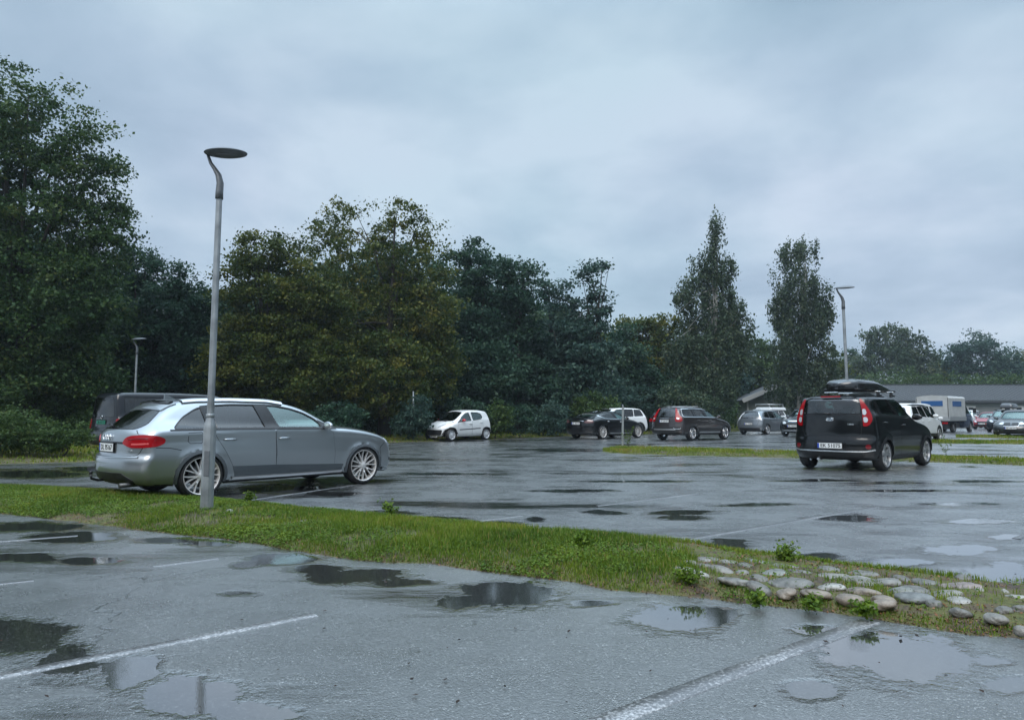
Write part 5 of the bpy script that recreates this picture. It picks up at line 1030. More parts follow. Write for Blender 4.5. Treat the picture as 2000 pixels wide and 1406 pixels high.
def finish(c, D):
    "the features a car shares with its kind, laid on its own skin"
    B = c.b; wb = B.wells[1]
    for nm, poly, m in D['win']: c.window(nm, 'side', poly, m, seal=D.get('seal', .02), sealmat=D.get('sealmat'))
    if 'rwin' in D: c.window('rear_window', 'rear', D['rwin'], D.get('rglass', G_REAR), smooth_poly=2, seal=.025)
    if 'fwin' in D: c.window('windscreen', 'front', D['fwin'], G_SIDE, smooth_poly=2, seal=.025)
    c.apply_cuts(); c.dark_inside()
    if D.get('seats', 1): c.seats(D.get('seatx', (.55, 1.45)), y=.36, top=D.get('seattop', 1.18))
    for pl in D.get('pillars', []):
        for sg in (1, -1): c.patch('window_pillar', 'side', pl, D.get('pillarmat', M_GLOSSBLK), .002, sg)
    if 'doors' in D: doors(c, D['doors'], D['handles'], hm=D.get('handlemat'))
    if 'clad' in D:
        cm = D['cladmat']
        for pl in D['clad']:
            for sg in (1, -1): c.patch('sill_cladding', 'side', pl, cm, .008, sg, skirt=.02)
        arch_lip(c, 0, B.wr, cm, wd=D.get('archw', .06)); arch_lip(c, wb, B.wr, cm, wd=D.get('archw', .06))
    for nm, mode, pl, m, off in D.get('patches', []):
        for sg in ((1, -1) if mode in ('side', 'rwrap', 'fwrap') else (1,)): c.patch(nm, mode, pl, m, off, sg, smooth_poly=1)
    for nm, mode, path, wd, m, off in D.get('ribs', []):
        for sg in ((1, -1) if mode in ('side', 'rwrap', 'fwrap') else (1,)): c.rib(nm, mode, path, wd, m, off, sg, smooth_path=1, skirt=max(.02, off * 1.3))
    for mode, path, cl in D.get('seams', []):
        for sg in ((1, -1) if mode in ('side', 'top') else (1,)): seam(c, mode, path, sg, closed=cl, wd=.012)
    if 'rplate' in D:
        z, t, tilt, g = D['rplate']; x, _ = skin_x(c, 0, z); plate(c.root, x - .014, 0, z, t, -1, g, tilt)
    if 'fplate' in D:
        z, t, tilt, g = D['fplate']; x, _ = skin_x(c, 0, z, 'front'); plate(c.root, x + .014, 0, z, t, 1, g, tilt)
    if 'mirror' in D: mirror_pair(c, *D['mirror'][:3], D['mirror'][3] or c.mat)
    if 'wheel' in D: y, r, rr, st, wm = D['wheel']; wheels(c, wb, y, r, rr, st, wm)
    dx = D.get('dash')
    if dx: MB().box((dx, 0, D.get('dashz', .95)), (.4, 1.3, .08), bev=.03).build('dashboard', M_SEAT, c.root)
    return c
def build_boxy():
    P = [(-.55, .22), (-.66, .30), (-.72, .40), (-.735, .52), (-.72, .66), (-.69, .74), (-.68, .95), (-.665, 1.18), (-.60, 1.56), (-.50, 1.60), (-.1, 1.612), (.5, 1.61), (1.0, 1.60), (1.30, 1.56),
         (1.62, 1.42), (2.08, 1.13), (2.45, 1.07), (2.9, 1.01), (3.18, .93), (3.33, .80), (3.39, .62), (3.40, .42), (3.34, .27), (3.1, .20), (1.5, .20), (.2, .20)]
    B = Body(P, .90, [(-.8, 1.19), (0, 1.165), (1.0, 1.15), (2.2, 1.10), (3.4, .95)], [(0, .84), (.22, .90), (.35, .97), (.5, 1.0), (.75, 1.0), (1.0, .972), (1.2, .95)],
             [(-.8, .965), (-.3, 1), (2.4, 1), (3.1, .98), (3.4, .95)], er=.24, ef=.34, pe=3.0, crown=.035, tum=.24, tum2=.1, shoulder=.02, k=.08, wells=(0, 2.57), wr=.35, flare=.04, crease=([(-1, .62), (3.5, .62)], .008), cab=(-.45, 2.0), gplan=[(-.7, .97), (0, 1), (1.2, 1), (2.1, .95), (3, .9)], floor=.5)
    B.ws = 1.9; B.blk = .26; pm = paint('black wet paint', (.004, .0045, .0055), 0, .3)
    c = Car(B, 7.42, 15.45, 47.5, 'black boxy compact car with a black box on its roof rack, showing its rear', cell=.03, mat=pm)
    D = dict(win=[('quarter_window', [(-.42, 1.36), (-.14, 1.215), (-.17, 1.50), (-.30, 1.50)], G_DARK),
                  ('side_window', [(-.10, 1.21), (.86, 1.195), (.54, 1.535), (-.12, 1.52)], G_DARK),
                  ('side_window', [(1.00, 1.18), (1.76, 1.165), (1.42, 1.42), (1.10, 1.56), (.67, 1.55)], G_SIDE)],
             rwin=[(-.61, 1.22), (.61, 1.22), (.615, 1.30), (.57, 1.57), (0, 1.575), (-.57, 1.57), (-.615, 1.30)], rglass=glass('privacy rear glass', (.50, .58, .60), ior=2.0),
             fwin=[(-.66, 1.17), (.66, 1.17), (.60, 1.52), (0, 1.54), (-.60, 1.52)],
             pillars=[[(.83, 1.18), (1.04, 1.17), (.70, 1.565), (.50, 1.55)], [(-.19, 1.20), (-.06, 1.19), (-.08, 1.535), (-.20, 1.52)], [(1.70, 1.15), (1.90, 1.14), (1.72, 1.26)]],
             doors=[[(-.12, 1.16), (.88, 1.13), (.90, .70), (.90, .34), (.42, .34), (.40, .50), (.30, .74), (.05, .90), (-.12, 1.0)], [(.89, 1.13), (1.95, 1.10), (2.06, .95), (2.10, .60), (2.08, .34), (.91, .34), (.91, .70)]],
             handles=[(.02, 1.035), (1.08, .975)], clad=[[(.40, .24), (2.16, .24), (2.14, .33), (.42, .33)]], cladmat=M_BLACK, archw=.05,
             wheel=(.885, .335, .245, 'five', pmat('machined alloy', (.42, .43, .44), .3, .8)), mirror=(1.78, .86, 1.15, None), rplate=(.535, 'EK 51075', 0, False), dash=2.0, dashz=1.06, seatx=(.25, 1.25), seattop=1.36)
    finish(c, D)
    for sg in (1, -1):
        t = c.patch('tail_light', 'rwrap', [(35.5, 1.53), (37.5, 1.54), (40, 1.46), (44, 1.32), (46.5, 1.18), (46.5, 1.08), (43.5, .985), (40, .955), (37, .955), (37.5, 1.10), (37, 1.30)], M_RED, .014, sg, smooth_poly=1, c=.03)
        c.patch('lamp_lens', 'rwrap', [(37.3, 1.32), (40.5, 1.32), (41.5, 1.24), (40, 1.19), (37.5, 1.20)], M_CLEAR, .020, sg, t, smooth_poly=1)
        c.patch('lamp_lens', 'rwrap', [(37.7, 1.15), (41.5, 1.15), (42.3, 1.08), (40.8, 1.03), (37.9, 1.04)], M_CLEAR, .020, sg, t, smooth_poly=1)
        c.patch('fog_light', 'rwrap', [(40.5 + 2.8 * math.cos(a), .525 + .05 * math.sin(a)) for a in np.linspace(0, 2 * math.pi, 14)[:-1]], M_DRED, .012, sg, c=.03)
        seam(c, 'top', [(-.5, .55), (0, .57), (1.1, .55)], sg)
        c.rib('roof_rail', 'side', [(-.3, 1.60), (.3, 1.612), (1.2, 1.598)], .03, M_BLACK, .02, sg, skirt=.06)
    c.patch('hatch_panel', 'rear', [(-.585, 1.18), (.585, 1.18), (.61, .98), (.60, .79), (.54, .745), (-.54, .745), (-.60, .79), (-.61, .98)], pm, .004, smooth_poly=1)
    seam(c, 'rear', [(-.60, 1.20), (.60, 1.20), (.625, .98), (.615, .78), (.55, .73), (-.55, .73), (-.615, .78), (-.625, .98)], closed=True)
    c.rib('bumper_trim', 'rwrap', [(0, .425), (20, .425), (38, .43), (47, .465)], .028, M_CHROME, .016, 1, skirt=.03); c.rib('bumper_trim', 'rwrap', [(0, .425), (20, .425), (38, .43), (47, .465)], .028, M_CHROME, .016, -1, skirt=.03)
    c.patch('bumper_insert', 'rear', [(-.62, .24), (.62, .24), (.66, .40), (-.66, .40)], M_BLACK, .004)
    c.patch('plate_recess', 'rear', [(-.34, .46), (.34, .46), (.34, .61), (-.34, .61)], M_GLOSSBLK, .003)
    V, F = poly_patch(B, 'top', [(-.52, -.50), (-.30, -.56), (-.28, 0), (-.30, .56), (-.52, .50), (-.535, 0)], .012, .06, skirt=.03); sp = c.put('roof_spoiler', (V, F), pm)
    MB().box((-.60, 0, 1.592), (.03, .42, .028), bev=.006).build('brake_light', M_RED, sp)
    p, g = B.proj('rear', [0, .15, .30, .36], [1.215, 1.235, 1.24, 1.24]); MB().tube([Vector(p[i] + g[i] * .02) for i in range(4)], [.018, .014, .010, .006], 6).build('rear_wiper', M_BLACK, c.root)
    mb = MB(); mb.lathe([(.062, 0), (.068, .006), (.056, .006), (.062, 0)], 24, Matrix.Identity(4)); x, g = skin_x(c, 0, 1.10)
    o = mb.build('emblem', M_CHROME, c.root); o.matrix_local = Matrix.Translation((x - .008, 0, 1.10)) @ Matrix.Rotation(-math.pi / 2, 4, 'Z') @ Matrix.Rotation(math.pi / 2, 4, 'X') @ Matrix.Diagonal((1.25, .62, 1, 1))
    badge_text(c, 'KIA', 0, 1.10, .072, sx=1.1); badge_text(c, 'SOUL', -.42, .995, .05); 
    x, g = skin_x(c, .43, .995); MB().box((x - .006, -.43, .995), (.008, .12, .028), bev=.002).build('badge', M_CHROME, c.root)
    MB().tube([(-.4, .30, .24), (-.64, .30, .235)], .03, 10).build('exhaust', M_CHROME, c.root)
    # rack and box: the rack is the car's, the box is a thing of its own
    for x in (.58, 1.38):
        b = MB().box((x, 0, 1.722), (.085, 1.24, .022), bev=.008).build('roof_bar', M_CHROME, c.root)
        for sg in (1, -1): MB().box((x, sg * .56, 1.66), (.10, .06, .11), bev=.015, taper=(.75, .8)).box((x - .09, sg * .585, 1.635), (.09, .03, .035), bev=.008).box((x + .09, sg * .585, 1.635), (.09, .03, .035), bev=.008).build('rack_foot', M_BLACK, b)
    r = empty('roof_box', c.root.location, c.root.rotation_euler[2], 'long glossy black cargo box strapped on the roof rack of the boxy black car', 'roof box'); r.location.z = 1.74
    M_BOX = paint('black box lid', (.010, .011, .013), .1, .25)
    def shell(z0, z1, name, mat, top):
        n = 26; mb = MB(); rings = []; yb = -.09
        for i in range(n + 1):
            t = i / n; x = -.42 + 2.62 * t; e = 1 - abs(2 * t - 1) ** 5; nose = ss(1 - t, 0, .62) ; wd = .41 * (e ** .35 if e > 0 else 0.02) * (.80 + .20 * nose) + .004
            h = (z1 - z0) * (nose * .86 + .14) * (min(1, (t / .10)) ** .55 * .45 + .55 if top else 1); ring = []
            m = 16
            for k in range(m + 1):
                a = math.pi * k / m; cy, sz = math.cos(a), math.sin(a); q = .42
                ring.append(mb.bm.verts.new((x, yb + wd * abs(cy) ** q * (1 if cy > 0 else -1), z0 + h * abs(sz) ** .5)))
            rings.append(ring)
        for A, Bq in zip(rings, rings[1:]):
            for k in range(16): mb.bm.faces.new((A[k], A[k + 1], Bq[k + 1], Bq[k]))
            mb.bm.faces.new((A[0], Bq[0], Bq[16], A[16]))
        mb.bm.faces.new(rings[0]); mb.bm.faces.new(rings[-1][::-1]); return mb.build(name, mat, r, smooth=50)
    shell(.02, .245, 'lid', M_BOX, True)
    mb = MB(); n = 24; 
    mb.box((.86, -.09, .015), (2.3, .74, .055), bev=.025); mb.build('tray', M_BLACK, r)
    MB().box((-.425, -.09, .09), (.03, .30, .035), bev=.01).build('handle', M_GLOSSBLK, r)
    return c
def build_small_white():
    P = [(-.40, .20), (-.52, .30), (-.545, .45), (-.53, .65), (-.50, .85), (-.42, 1.10), (-.30, 1.33), (-.18, 1.42), (.3, 1.465), (.8, 1.47), (1.2, 1.44), (1.55, 1.33), (1.9, 1.14), (2.28, .93), (2.55, .85), (2.75, .74), (2.86, .60), (2.89, .42), (2.84, .22), (2.6, .17), (1.0, .17)]
    B = Body(P, .815, [(-.6, 1.0), (.3, .985), (1.0, .94), (2.0, .86), (2.9, .75)], [(0, .84), (.2, .93), (.35, .985), (.5, 1), (.75, .99), (1.0, .955)], [(-.6, .95), (-.2, .99), (1.9, 1), (2.5, .98), (2.9, .92)],
             er=.26, ef=.42, pe=2.5, crown=.06, tum=.24, tum2=.22, shoulder=.012, k=.08, wells=(0, 2.34), wr=.31, flare=.02, crease=([(-.6, .62), (3, .55)], .006), cab=(-.25, 2.15), gplan=[(-.5, .93), (.2, 1), (1.2, 1), (2.2, .93)], floor=.4)
    B.ws = 1.55; B.blk = .2
    pm = paint('white wet paint', (.72, .73, .72), 0, .35); c = Car(B, -1.84, 34.42, -138.7, 'small white hatchback with red wing mirrors parked nose out by the hedge', cell=.045, mat=pm)
    redm = paint('red wet paint', (.42, .012, .02), 0, .35)
    D = dict(win=[('side_window', [(.93, .955), (.36, 1.015), (.26, 1.12), (.34, 1.27), (.55, 1.325), (.97, 1.335)], G_SIDE), ('side_window', [(1.84, .885), (1.05, .945), (1.13, 1.325), (1.34, 1.29), (1.60, 1.13)], G_SIDE)],
             rwin=[(-.45, .98), (.45, .98), (.42, 1.30), (-.42, 1.30)], rglass=G_DARK, fwin=[(-.58, .93), (.58, .93), (.52, 1.33), (0, 1.37), (-.52, 1.33)],
             doors=[[(.27, .98), (.99, .94), (1.02, .60), (1.01, .27), (.42, .27), (.38, .42), (.27, .60), (.2, .8)], [(1.0, .94), (1.90, .865), (1.97, .60), (1.95, .27), (1.02, .27), (1.03, .60)]], handles=[(.38, .86), (1.12, .80)],
             pillars=[[(1.76, .86), (2.0, .835), (1.70, 1.03)]], pillarmat=M_BLACK,
             ribs=[('rubbing_strip', 'side', [(.45, .575), (1.88, .52)], .035, M_BLACK, .010)],
             patches=[('tail_light', 'rwrap', [(28, .78), (42, .78), (40, .95), (35, 1.12), (30, 1.10)], M_RED, .01), ('headlight', 'fwrap', [(17, .60), (26, .665), (41, .765), (42, .79), (34, .775), (22, .70)], M_CLEAR, .008),
                      ('grille', 'front', [(-.50, .34), (-.44, .27), (.44, .27), (.50, .34), (.53, .49), (.50, .515), (-.50, .515), (-.53, .49)], M_BLACK, .006), ('fog_recess', 'fwrap', [(31, .29), (37, .31), (38.5, .41), (36, .42), (31, .33)], M_BLACK, .006),
                      ('emblem', 'front', [(-.055, .66), (0, .60), (.055, .66), (.05, .72), (-.05, .72)], M_INK, .012)],
             fplate=(.215, 'HN 20388', 0, False), wheel=(.79, .28, .20, 'cover', pmat('wheel cover', (.62, .63, .64), .4, .3)), mirror=(1.62, .76, .955, redm), dash=1.95, dashz=.86, seatx=(.1, .95), seattop=1.12)
    finish(c, D)
    c.put('bonnet_scoop', poly_patch(B, 'top', [(2.15, .12), (2.33, .10), (2.33, .34), (2.13, .30)], .004, .06), M_BLACK)
    V, F = poly_patch(B, 'top', [(-.32, -.42), (-.15, -.45), (-.15, .45), (-.32, .42)], .012, .06, skirt=.03); c.put('roof_spoiler', (V, F), redm)
    return c
def build_crossover_estate():
    P = [(-.85, .28), (-1.0, .38), (-1.03, .50), (-1.02, .68), (-.99, .80), (-.965, 1.0), (-.90, 1.18), (-.74, 1.50), (-.62, 1.545), (-.1, 1.575), (.6, 1.58), (1.1, 1.555), (1.45, 1.50), (1.85, 1.37), (2.40, 1.09), (2.75, 1.055), (3.15, .99), (3.45, .90), (3.66, .78), (3.76, .62), (3.77, .42), (3.68, .30), (3.3, .26), (1, .26)]
    B = Body(P, .925, [(-1.1, 1.12), (0, 1.12), (2.2, 1.08), (3.7, .95)], [(0, .85), (.25, .92), (.42, 1), (.8, 1), (1.1, .955)], [(-1.1, .94), (-.6, .985), (0, 1), (2.4, 1), (3.2, .98), (3.8, .92)],
             er=.28, ef=.42, pe=2.6, crown=.04, tum=.34, tum2=.2, shoulder=.05, k=.08, wells=(0, 2.815), wr=.37, flare=.02, crease=([(-1, 1.0), (3.7, .86)], .008), cab=(-.75, 2.3), gplan=[(-1, .93), (0, 1), (1.2, 1), (2.3, .94)], floor=.5)
    B.ws = 1.9; B.blk = .3; pm = paint('brown grey wet paint', (.050, .042, .042), .6, .32)
    c = Car(B, 7.89, 33.07, 48.5, 'brown grey high riding estate with tall red tail lights and silver roof rails', cell=.045, mat=pm)
    cm = pmat('dark cladding', (.022, .022, .023), .5, noise=.2); sil = pmat('satin silver trim', (.5, .5, .5), .35, .8)
    D = dict(win=[('quarter_window', [(-.58, 1.15), (.27, 1.14), (.22, 1.475), (-.45, 1.46)], G_REAR), ('side_window', [(.40, 1.14), (1.24, 1.125), (1.02, 1.46), (.35, 1.478)], G_REAR), ('side_window', [(1.38, 1.12), (2.22, 1.10), (1.95, 1.27), (1.62, 1.40), (1.17, 1.45)], G_SIDE)],
             rwin=[(-.52, 1.10), (.52, 1.10), (.60, 1.2), (.50, 1.49), (-.50, 1.49), (-.60, 1.2)], rglass=glass('rear glass', (.22, .25, .27)), fwin=[(-.62, 1.13), (.62, 1.13), (.55, 1.46), (-.55, 1.46)],
             pillars=[[(.24, 1.13), (.43, 1.13), (.38, 1.485), (.19, 1.485)], [(1.2, 1.12), (1.42, 1.12), (1.2, 1.47), (1.0, 1.47)]],
             doors=[[(.3, 1.09), (1.3, 1.085), (1.32, .8), (1.30, .45), (.60, .45), (.5, .7), (.35, .85)], [(1.32, 1.085), (2.3, 1.06), (2.38, .8), (2.36, .45), (1.32, .45), (1.34, .8)]], handles=[(.52, .97), (1.48, .96)],
             clad=[[(.45, .33), (2.38, .33), (2.40, .50), (.47, .52)], [(.45, .55), (2.38, .54), (2.38, .60), (.45, .61)]], cladmat=cm, archw=.07,
             ribs=[('window_trim', 'side', [(-.62, 1.115), (1, 1.105), (2.25, 1.075)], .03, M_CHROME, .006), ('window_trim', 'side', [(-.62, 1.13), (-.52, 1.49), (.4, 1.515), (1.2, 1.49), (1.75, 1.37), (2.26, 1.09)], .03, M_CHROME, .006),
                   ('sill_trim', 'side', [(.52, .40), (2.3, .39)], .05, sil, .02), ('roof_rail', 'side', [(-.55, 1.535), (-.3, 1.565), (.8, 1.57), (1.35, 1.52)], .04, sil, .03),
                   ('bumper_trim', 'rear', [(-.6, .53), (.6, .53)], .05, sil, .02), ('bumper_trim', 'rwrap', [(28, .60), (33, .55), (44, .56), (46, .61)], .03, M_CHROME, .015)],
             patches=[('tail_light', 'rwrap', [(33, .90), (45, .88), (51, .95), (50, 1.10), (44, 1.20), (38.5, 1.52), (34, 1.52), (36, 1.2), (33, 1.08)], M_RED, .012), ('lamp_lens', 'rwrap', [(36, 1.0), (43, .99), (44, 1.06), (37, 1.10)], M_CLEAR, .018),
                      ('bumper_panel', 'rear', [(-.72, .36), (.72, .36), (.72, .66), (-.72, .66)], cm, .006), ('headlight', 'fwrap', [(22, .70), (32, .68), (44, .78), (42, .84), (30, .80)], M_CLEAR, .008)],
             seams=[('rear', [(-.58, 1.08), (.58, 1.08), (.62, .9), (.52, .76), (-.52, .76), (-.62, .9)], True)],
             rplate=(.92, 'VF 20157', 0, False), wheel=(.91, .36, .245, 'six', None), mirror=(2.12, .87, 1.13, None), dash=2.3, dashz=1.05, seatx=(.5, 1.45), seattop=1.33)
    finish(c, D); badge_text(c, 'VOLVO', 0, 1.045, .075, sx=1.9)
    for x in (.1, 1.0): MB().box((x, 0, 1.615), (.07, 1.12, .03), bev=.01).build('roof_bar', sil, c.root)
    return c
def build_black_saloon():
    P = [(-.85, .20), (-.98, .30), (-1.03, .45), (-1.03, .70), (-1.0, .90), (-.96, 1.01), (-.80, 1.035), (-.4, 1.15), (.1, 1.31), (.6, 1.405), (1.15, 1.435), (1.5, 1.41), (1.9, 1.31), (2.4, 1.09), (2.85, .98), (3.3, .90), (3.65, .78), (3.84, .62), (3.90, .45), (3.84, .25), (3.5, .17), (1, .17)]
    B = Body(P, .96, [(-1.1, 1.0), (0, 1.0), (1.2, .98), (2.4, .95), (3.9, .8)], [(0, .84), (.2, .92), (.35, .985), (.6, 1), (.85, .985), (1.0, .95)], [(-1.1, .93), (-.6, .98), (0, 1), (2.4, 1), (3.2, .98), (3.9, .9)],
             er=.34, ef=.5, pe=2.5, crown=.06, tum=.55, tum2=.3, shoulder=.05, k=.09, wells=(0, 2.96), wr=.365, flare=.03, crease=([(-1, .80), (3.7, .72)], .008), cab=(-.3, 2.5), gplan=[(-1, .85), (0, .97), (1.2, 1), (2.4, .95)], floor=.42)
    B.ws = 2.0; B.blk = .2; pm = paint('black wet paint', (.004, .0045, .0055), 0, .3)
    c = Car(B, 3.93, 35.24, 46, 'low black fastback saloon with silver wheels in front of a white car', cell=.05, mat=pm)
    D = dict(win=[('side_window', [(-.08, 1.17), (.35, 1.045), (1.22, 1.02), (1.05, 1.36), (.72, 1.37), (.3, 1.30)], G_DARK), ('side_window', [(1.28, 1.02), (2.15, 1.0), (1.92, 1.14), (1.55, 1.31), (1.12, 1.355)], G_SIDE)],
             rwin=[(-.50, 1.08), (.50, 1.08), (.44, 1.34), (-.44, 1.34)], fwin=[(-.62, 1.04), (.62, 1.04), (.5, 1.34), (-.5, 1.34)], rglass=G_SIDE,
             pillars=[[(1.17, 1.005), (1.33, 1.0), (1.18, 1.37), (1.0, 1.37)]],
             doors=[[(.25, 1.0), (1.25, .975), (1.28, .7), (1.27, .30), (.60, .30), (.5, .5), (.35, .75)], [(1.27, .975), (2.25, .95), (2.36, .7), (2.36, .30), (1.3, .30), (1.3, .7)]], handles=[(.42, .88), (1.45, .86)], handlemat=M_CHROME,
             ribs=[('window_trim', 'side', [(-.12, 1.17), (.35, 1.39), (.8, 1.405), (1.3, 1.385), (1.75, 1.27)], .03, M_CHROME, .006), ('window_trim', 'side', [(-.12, 1.16), (.3, 1.03), (1.2, 1.0), (2.2, .975)], .025, M_CHROME, .006),
                   ('boot_trim', 'rear', [(-.45, .905), (.45, .905)], .035, M_CHROME, .014), ('sill_trim', 'side', [(.55, .30), (2.4, .28)], .03, pmat('satin silver trim', (.5, .5, .5), .35, .8), .01)],
             patches=[('tail_light', 'rwrap', [(26, .86), (34, .80), (50, .82), (54, .88), (50, .97), (38, .97)], pmat('smoked lens', (.12, .05, .05), .15, coat=1), .01), ('headlight', 'fwrap', [(24, .66), (34, .66), (50, .78), (46, .80), (32, .74)], M_CLEAR, .008)],
             seams=[('rear', [(-.5, .99), (.5, .99), (.52, .9), (.48, .62), (-.48, .62), (-.52, .9)], True)],
             rplate=(.79, 'EL 40316', 0, False), wheel=(.94, .35, .26, 'ten', pmat('bright alloy', (.74, .71, .68), .35, .45)), mirror=(1.95, .86, 1.04, None), dash=2.2, dashz=.95, seatx=(.5, 1.5), seattop=1.15)
    finish(c, D); MB().box((-.93, 0, 1.045), (.16, 1.25, .018), bev=.006).build('boot_spoiler', M_GLOSSBLK, c.root)
    return c
TPL = {
 'suv': dict(prof=[(.03, .14), (.004, .22), (0, .36), (.01, .5), (.018, .62), (.045, .78), (.10, .955), (.2, .99), (.4, 1), (.55, .985), (.62, .935), (.74, .685), (.80, .655), (.9, .60), (.96, .53), (.99, .42), (1, .3), (.985, .17), (.95, .13), (.1, .13)],
    belt=.66, fr=(.24, .60), win=[[(.11, .70), (.27, .68), (.26, .93), (.15, .92)], [(.285, .68), (.45, .665), (.42, .935), (.275, .935)], [(.47, .665), (.665, .645), (.60, .83), (.545, .92), (.435, .935)]], rz=(.66, .91), fz=(.68, .93), tum=.28, cab=(.06, .68)),
 'hatch': dict(prof=[(.03, .14), (.005, .22), (0, .36), (.01, .5), (.02, .66), (.06, .82), (.12, .95), (.2, .985), (.4, 1), (.52, .985), (.61, .91), (.76, .66), (.82, .62), (.91, .56), (.965, .48), (.99, .38), (1, .28), (.985, .16), (.95, .12), (.1, .12)],
    belt=.64, fr=(.24, .60), win=[[(.13, .70), (.26, .675), (.25, .92), (.17, .89)], [(.275, .67), (.43, .65), (.41, .925), (.265, .925)], [(.45, .65), (.69, .62), (.62, .79), (.53, .905), (.425, .925)]], rz=(.66, .90), fz=(.66, .92), tum=.32, cab=(.07, .70)),
 'van': dict(prof=[(.01, .13), (0, .2), (0, .33), (.012, .45), (.02, .85), (.03, .96), (.06, .985), (.4, 1), (.70, .985), (.77, .93), (.87, .62), (.92, .56), (.97, .48), (.995, .36), (1, .24), (.985, .14), (.95, .11), (.1, .11)],
    belt=.54, fr=(.2, .5), win=[[(.07, .59), (.29, .59), (.29, .90), (.07, .90)], [(.335, .59), (.54, .59), (.54, .90), (.335, .90)], [(.60, .59), (.80, .58), (.74, .80), (.68, .89), (.60, .89)]], rz=(.58, .90), fz=(.62, .92), tum=.13, cab=(.04, .85)),
}
def kind_car(kind, L, W, H, wb, ro, x, y, hd, label, pm, *, wr=.35, whl=('six', None), clad=None, cell=.055, face='front', plate_txt=None, green=False, rails=False, gdark=G_DARK, cat='car', group=None, nm='parked_car', tl=None, hl=None, grille=None, extra=None, rplz=.5, fplz=.32, cuts=True, tlm=None):
    t = TPL[kind]; q = lambda P: [(a * L - ro, b * H) for a, b in P]
    zb = t['belt'] * H; xb = lambda a: a * L - ro
    B = Body(q(t['prof']), W / 2, [(-2, zb + .02), (L, zb - .05)], [(0, .85), (.25, .93), (.4, 1), (.75, 1), (zb, .965)], [(-ro, .94), (-ro + .35, .985), (0, 1), (wb * .85, 1), (wb, .99), (L - ro, .92)],
             er=.24 if kind != 'van' else .12, ef=.40, pe=2.6, crown=.05, tum=t['tum'], tum2=.1, shoulder=.03, k=.08, wells=(0, wb), wr=wr, flare=.02, crease=([(-2, .62 * zb / .68 + .2), (6, .55 * zb / .68 + .2)], .008),
             cab=(xb(t['cab'][0]), xb(t['cab'][1])), gplan=[(-ro, .95), (0, 1), (wb * .5, 1), (wb * .9, .94)], floor=.5)
    B.ws = L * .52; B.blk = .15 * H; c = Car(B, x, y, hd, label, nm, cat, group, cell, pm)
    hw = W / 2; rz, fz = t['rz'], t['fz']; a, b, d = [xb(v) for v in ((.27, .46, .66) if kind != 'van' else (.32, .57, .82))]
    zs = .2 * H; ar = wr + .05
    dr = [(a, zb - .03), (b - .005, zb - .03), (b - .005, zs), (max(ar + .05, a), zs), (max(ar, a), wr + .1), (a, wr * 2 + .1)]
    df = [(b + .005, zb - .03), (d, zb - .06), (min(wb - ar, d + .1), wr + .3), (min(wb - ar, d + .1), zs), (b + .005, zs)]
    D = dict(win=[('side_window', q(p), gdark if i < len(t['win']) - 1 else G_SIDE) for i, p in enumerate(t['win'])],
             rwin=[(-hw * .62, rz[0] * H), (hw * .62, rz[0] * H), (hw * .68, rz[0] * H + .08), (hw * .55, rz[1] * H), (-hw * .55, rz[1] * H), (-hw * .68, rz[0] * H + .08)], rglass=gdark,
             fwin=[(-hw * .74, fz[0] * H), (hw * .74, fz[0] * H), (hw * .6, fz[1] * H), (0, fz[1] * H + .02), (-hw * .6, fz[1] * H)], doors=[dr, df] if kind != 'van' else [df], handles=[(a + .2, zb - .16), (b + .16, zb - .16)] if kind != 'van' else [(b + .15, zb - .16)],
             wheel=(hw - .01, wr - .02, (wr - .02) * .70, whl[0], whl[1]), mirror=(d - .12, hw - .05, zb + .06, None), dash=d + .05, dashz=zb - .06, seatx=(b - 1.0, b - .05), seattop=zb + .32, pillars=[], patches=[], ribs=[], seams=[])
    if clad: D['clad'] = [[(wr + .08, zs - .06), (wb - wr - .08, zs - .06), (wb - wr - .08, zs + .06), (wr + .08, zs + .06)]]; D['cladmat'] = clad
    z1 = zb
    D['patches'].append(('tail_light', 'rwrap', tl or [(34, z1 - .22), (50, z1 - .20), (53, z1 - .05), (40, z1), (33, z1 - .08)], tlm or M_RED, .01))
    D['patches'].append(('headlight', 'fwrap', hl or [(22, z1 - .34), (34, z1 - .36), (46, z1 - .24), (44, z1 - .19), (32, z1 - .23)], M_CLEAR, .01))
    gz = z1 - .36
    D['patches'].append(('grille', 'front', grille or [(-.38, gz - .08), (.38, gz - .08), (.42, gz + .08), (-.42, gz + .08)], M_BLACK, .008))
    D['patches'].append(('lower_grille', 'front', [(-.5, .28), (.5, .28), (.55, .42), (-.55, .42)], M_BLACK, .006))
    D['patches'].append(('bumper_insert', 'rear', [(-hw * .75, .14 * H + .02), (hw * .75, .14 * H + .02), (hw * .78, .27 * H), (-hw * .78, .27 * H)], clad or M_BLACK, .006))
    D['seams'].append(('rear', [(-hw * .68, z1), (hw * .68, z1), (hw * .7, z1 - .2), (hw * .6, .36 * H), (-hw * .6, .36 * H), (-hw * .7, z1 - .2)], True))
    if rails: D['ribs'].append(('roof_rail', 'side', [(xb(.17), H * .955), (xb(.3), H * .975), (xb(.55), H * .955)], .04, rails, .035))
    if plate_txt: D['fplate' if face == 'front' else 'rplate'] = (fplz * H if face == 'front' else rplz * H, plate_txt, 0, green)
    if extra: extra(D, B)
    finish(c, D); return c
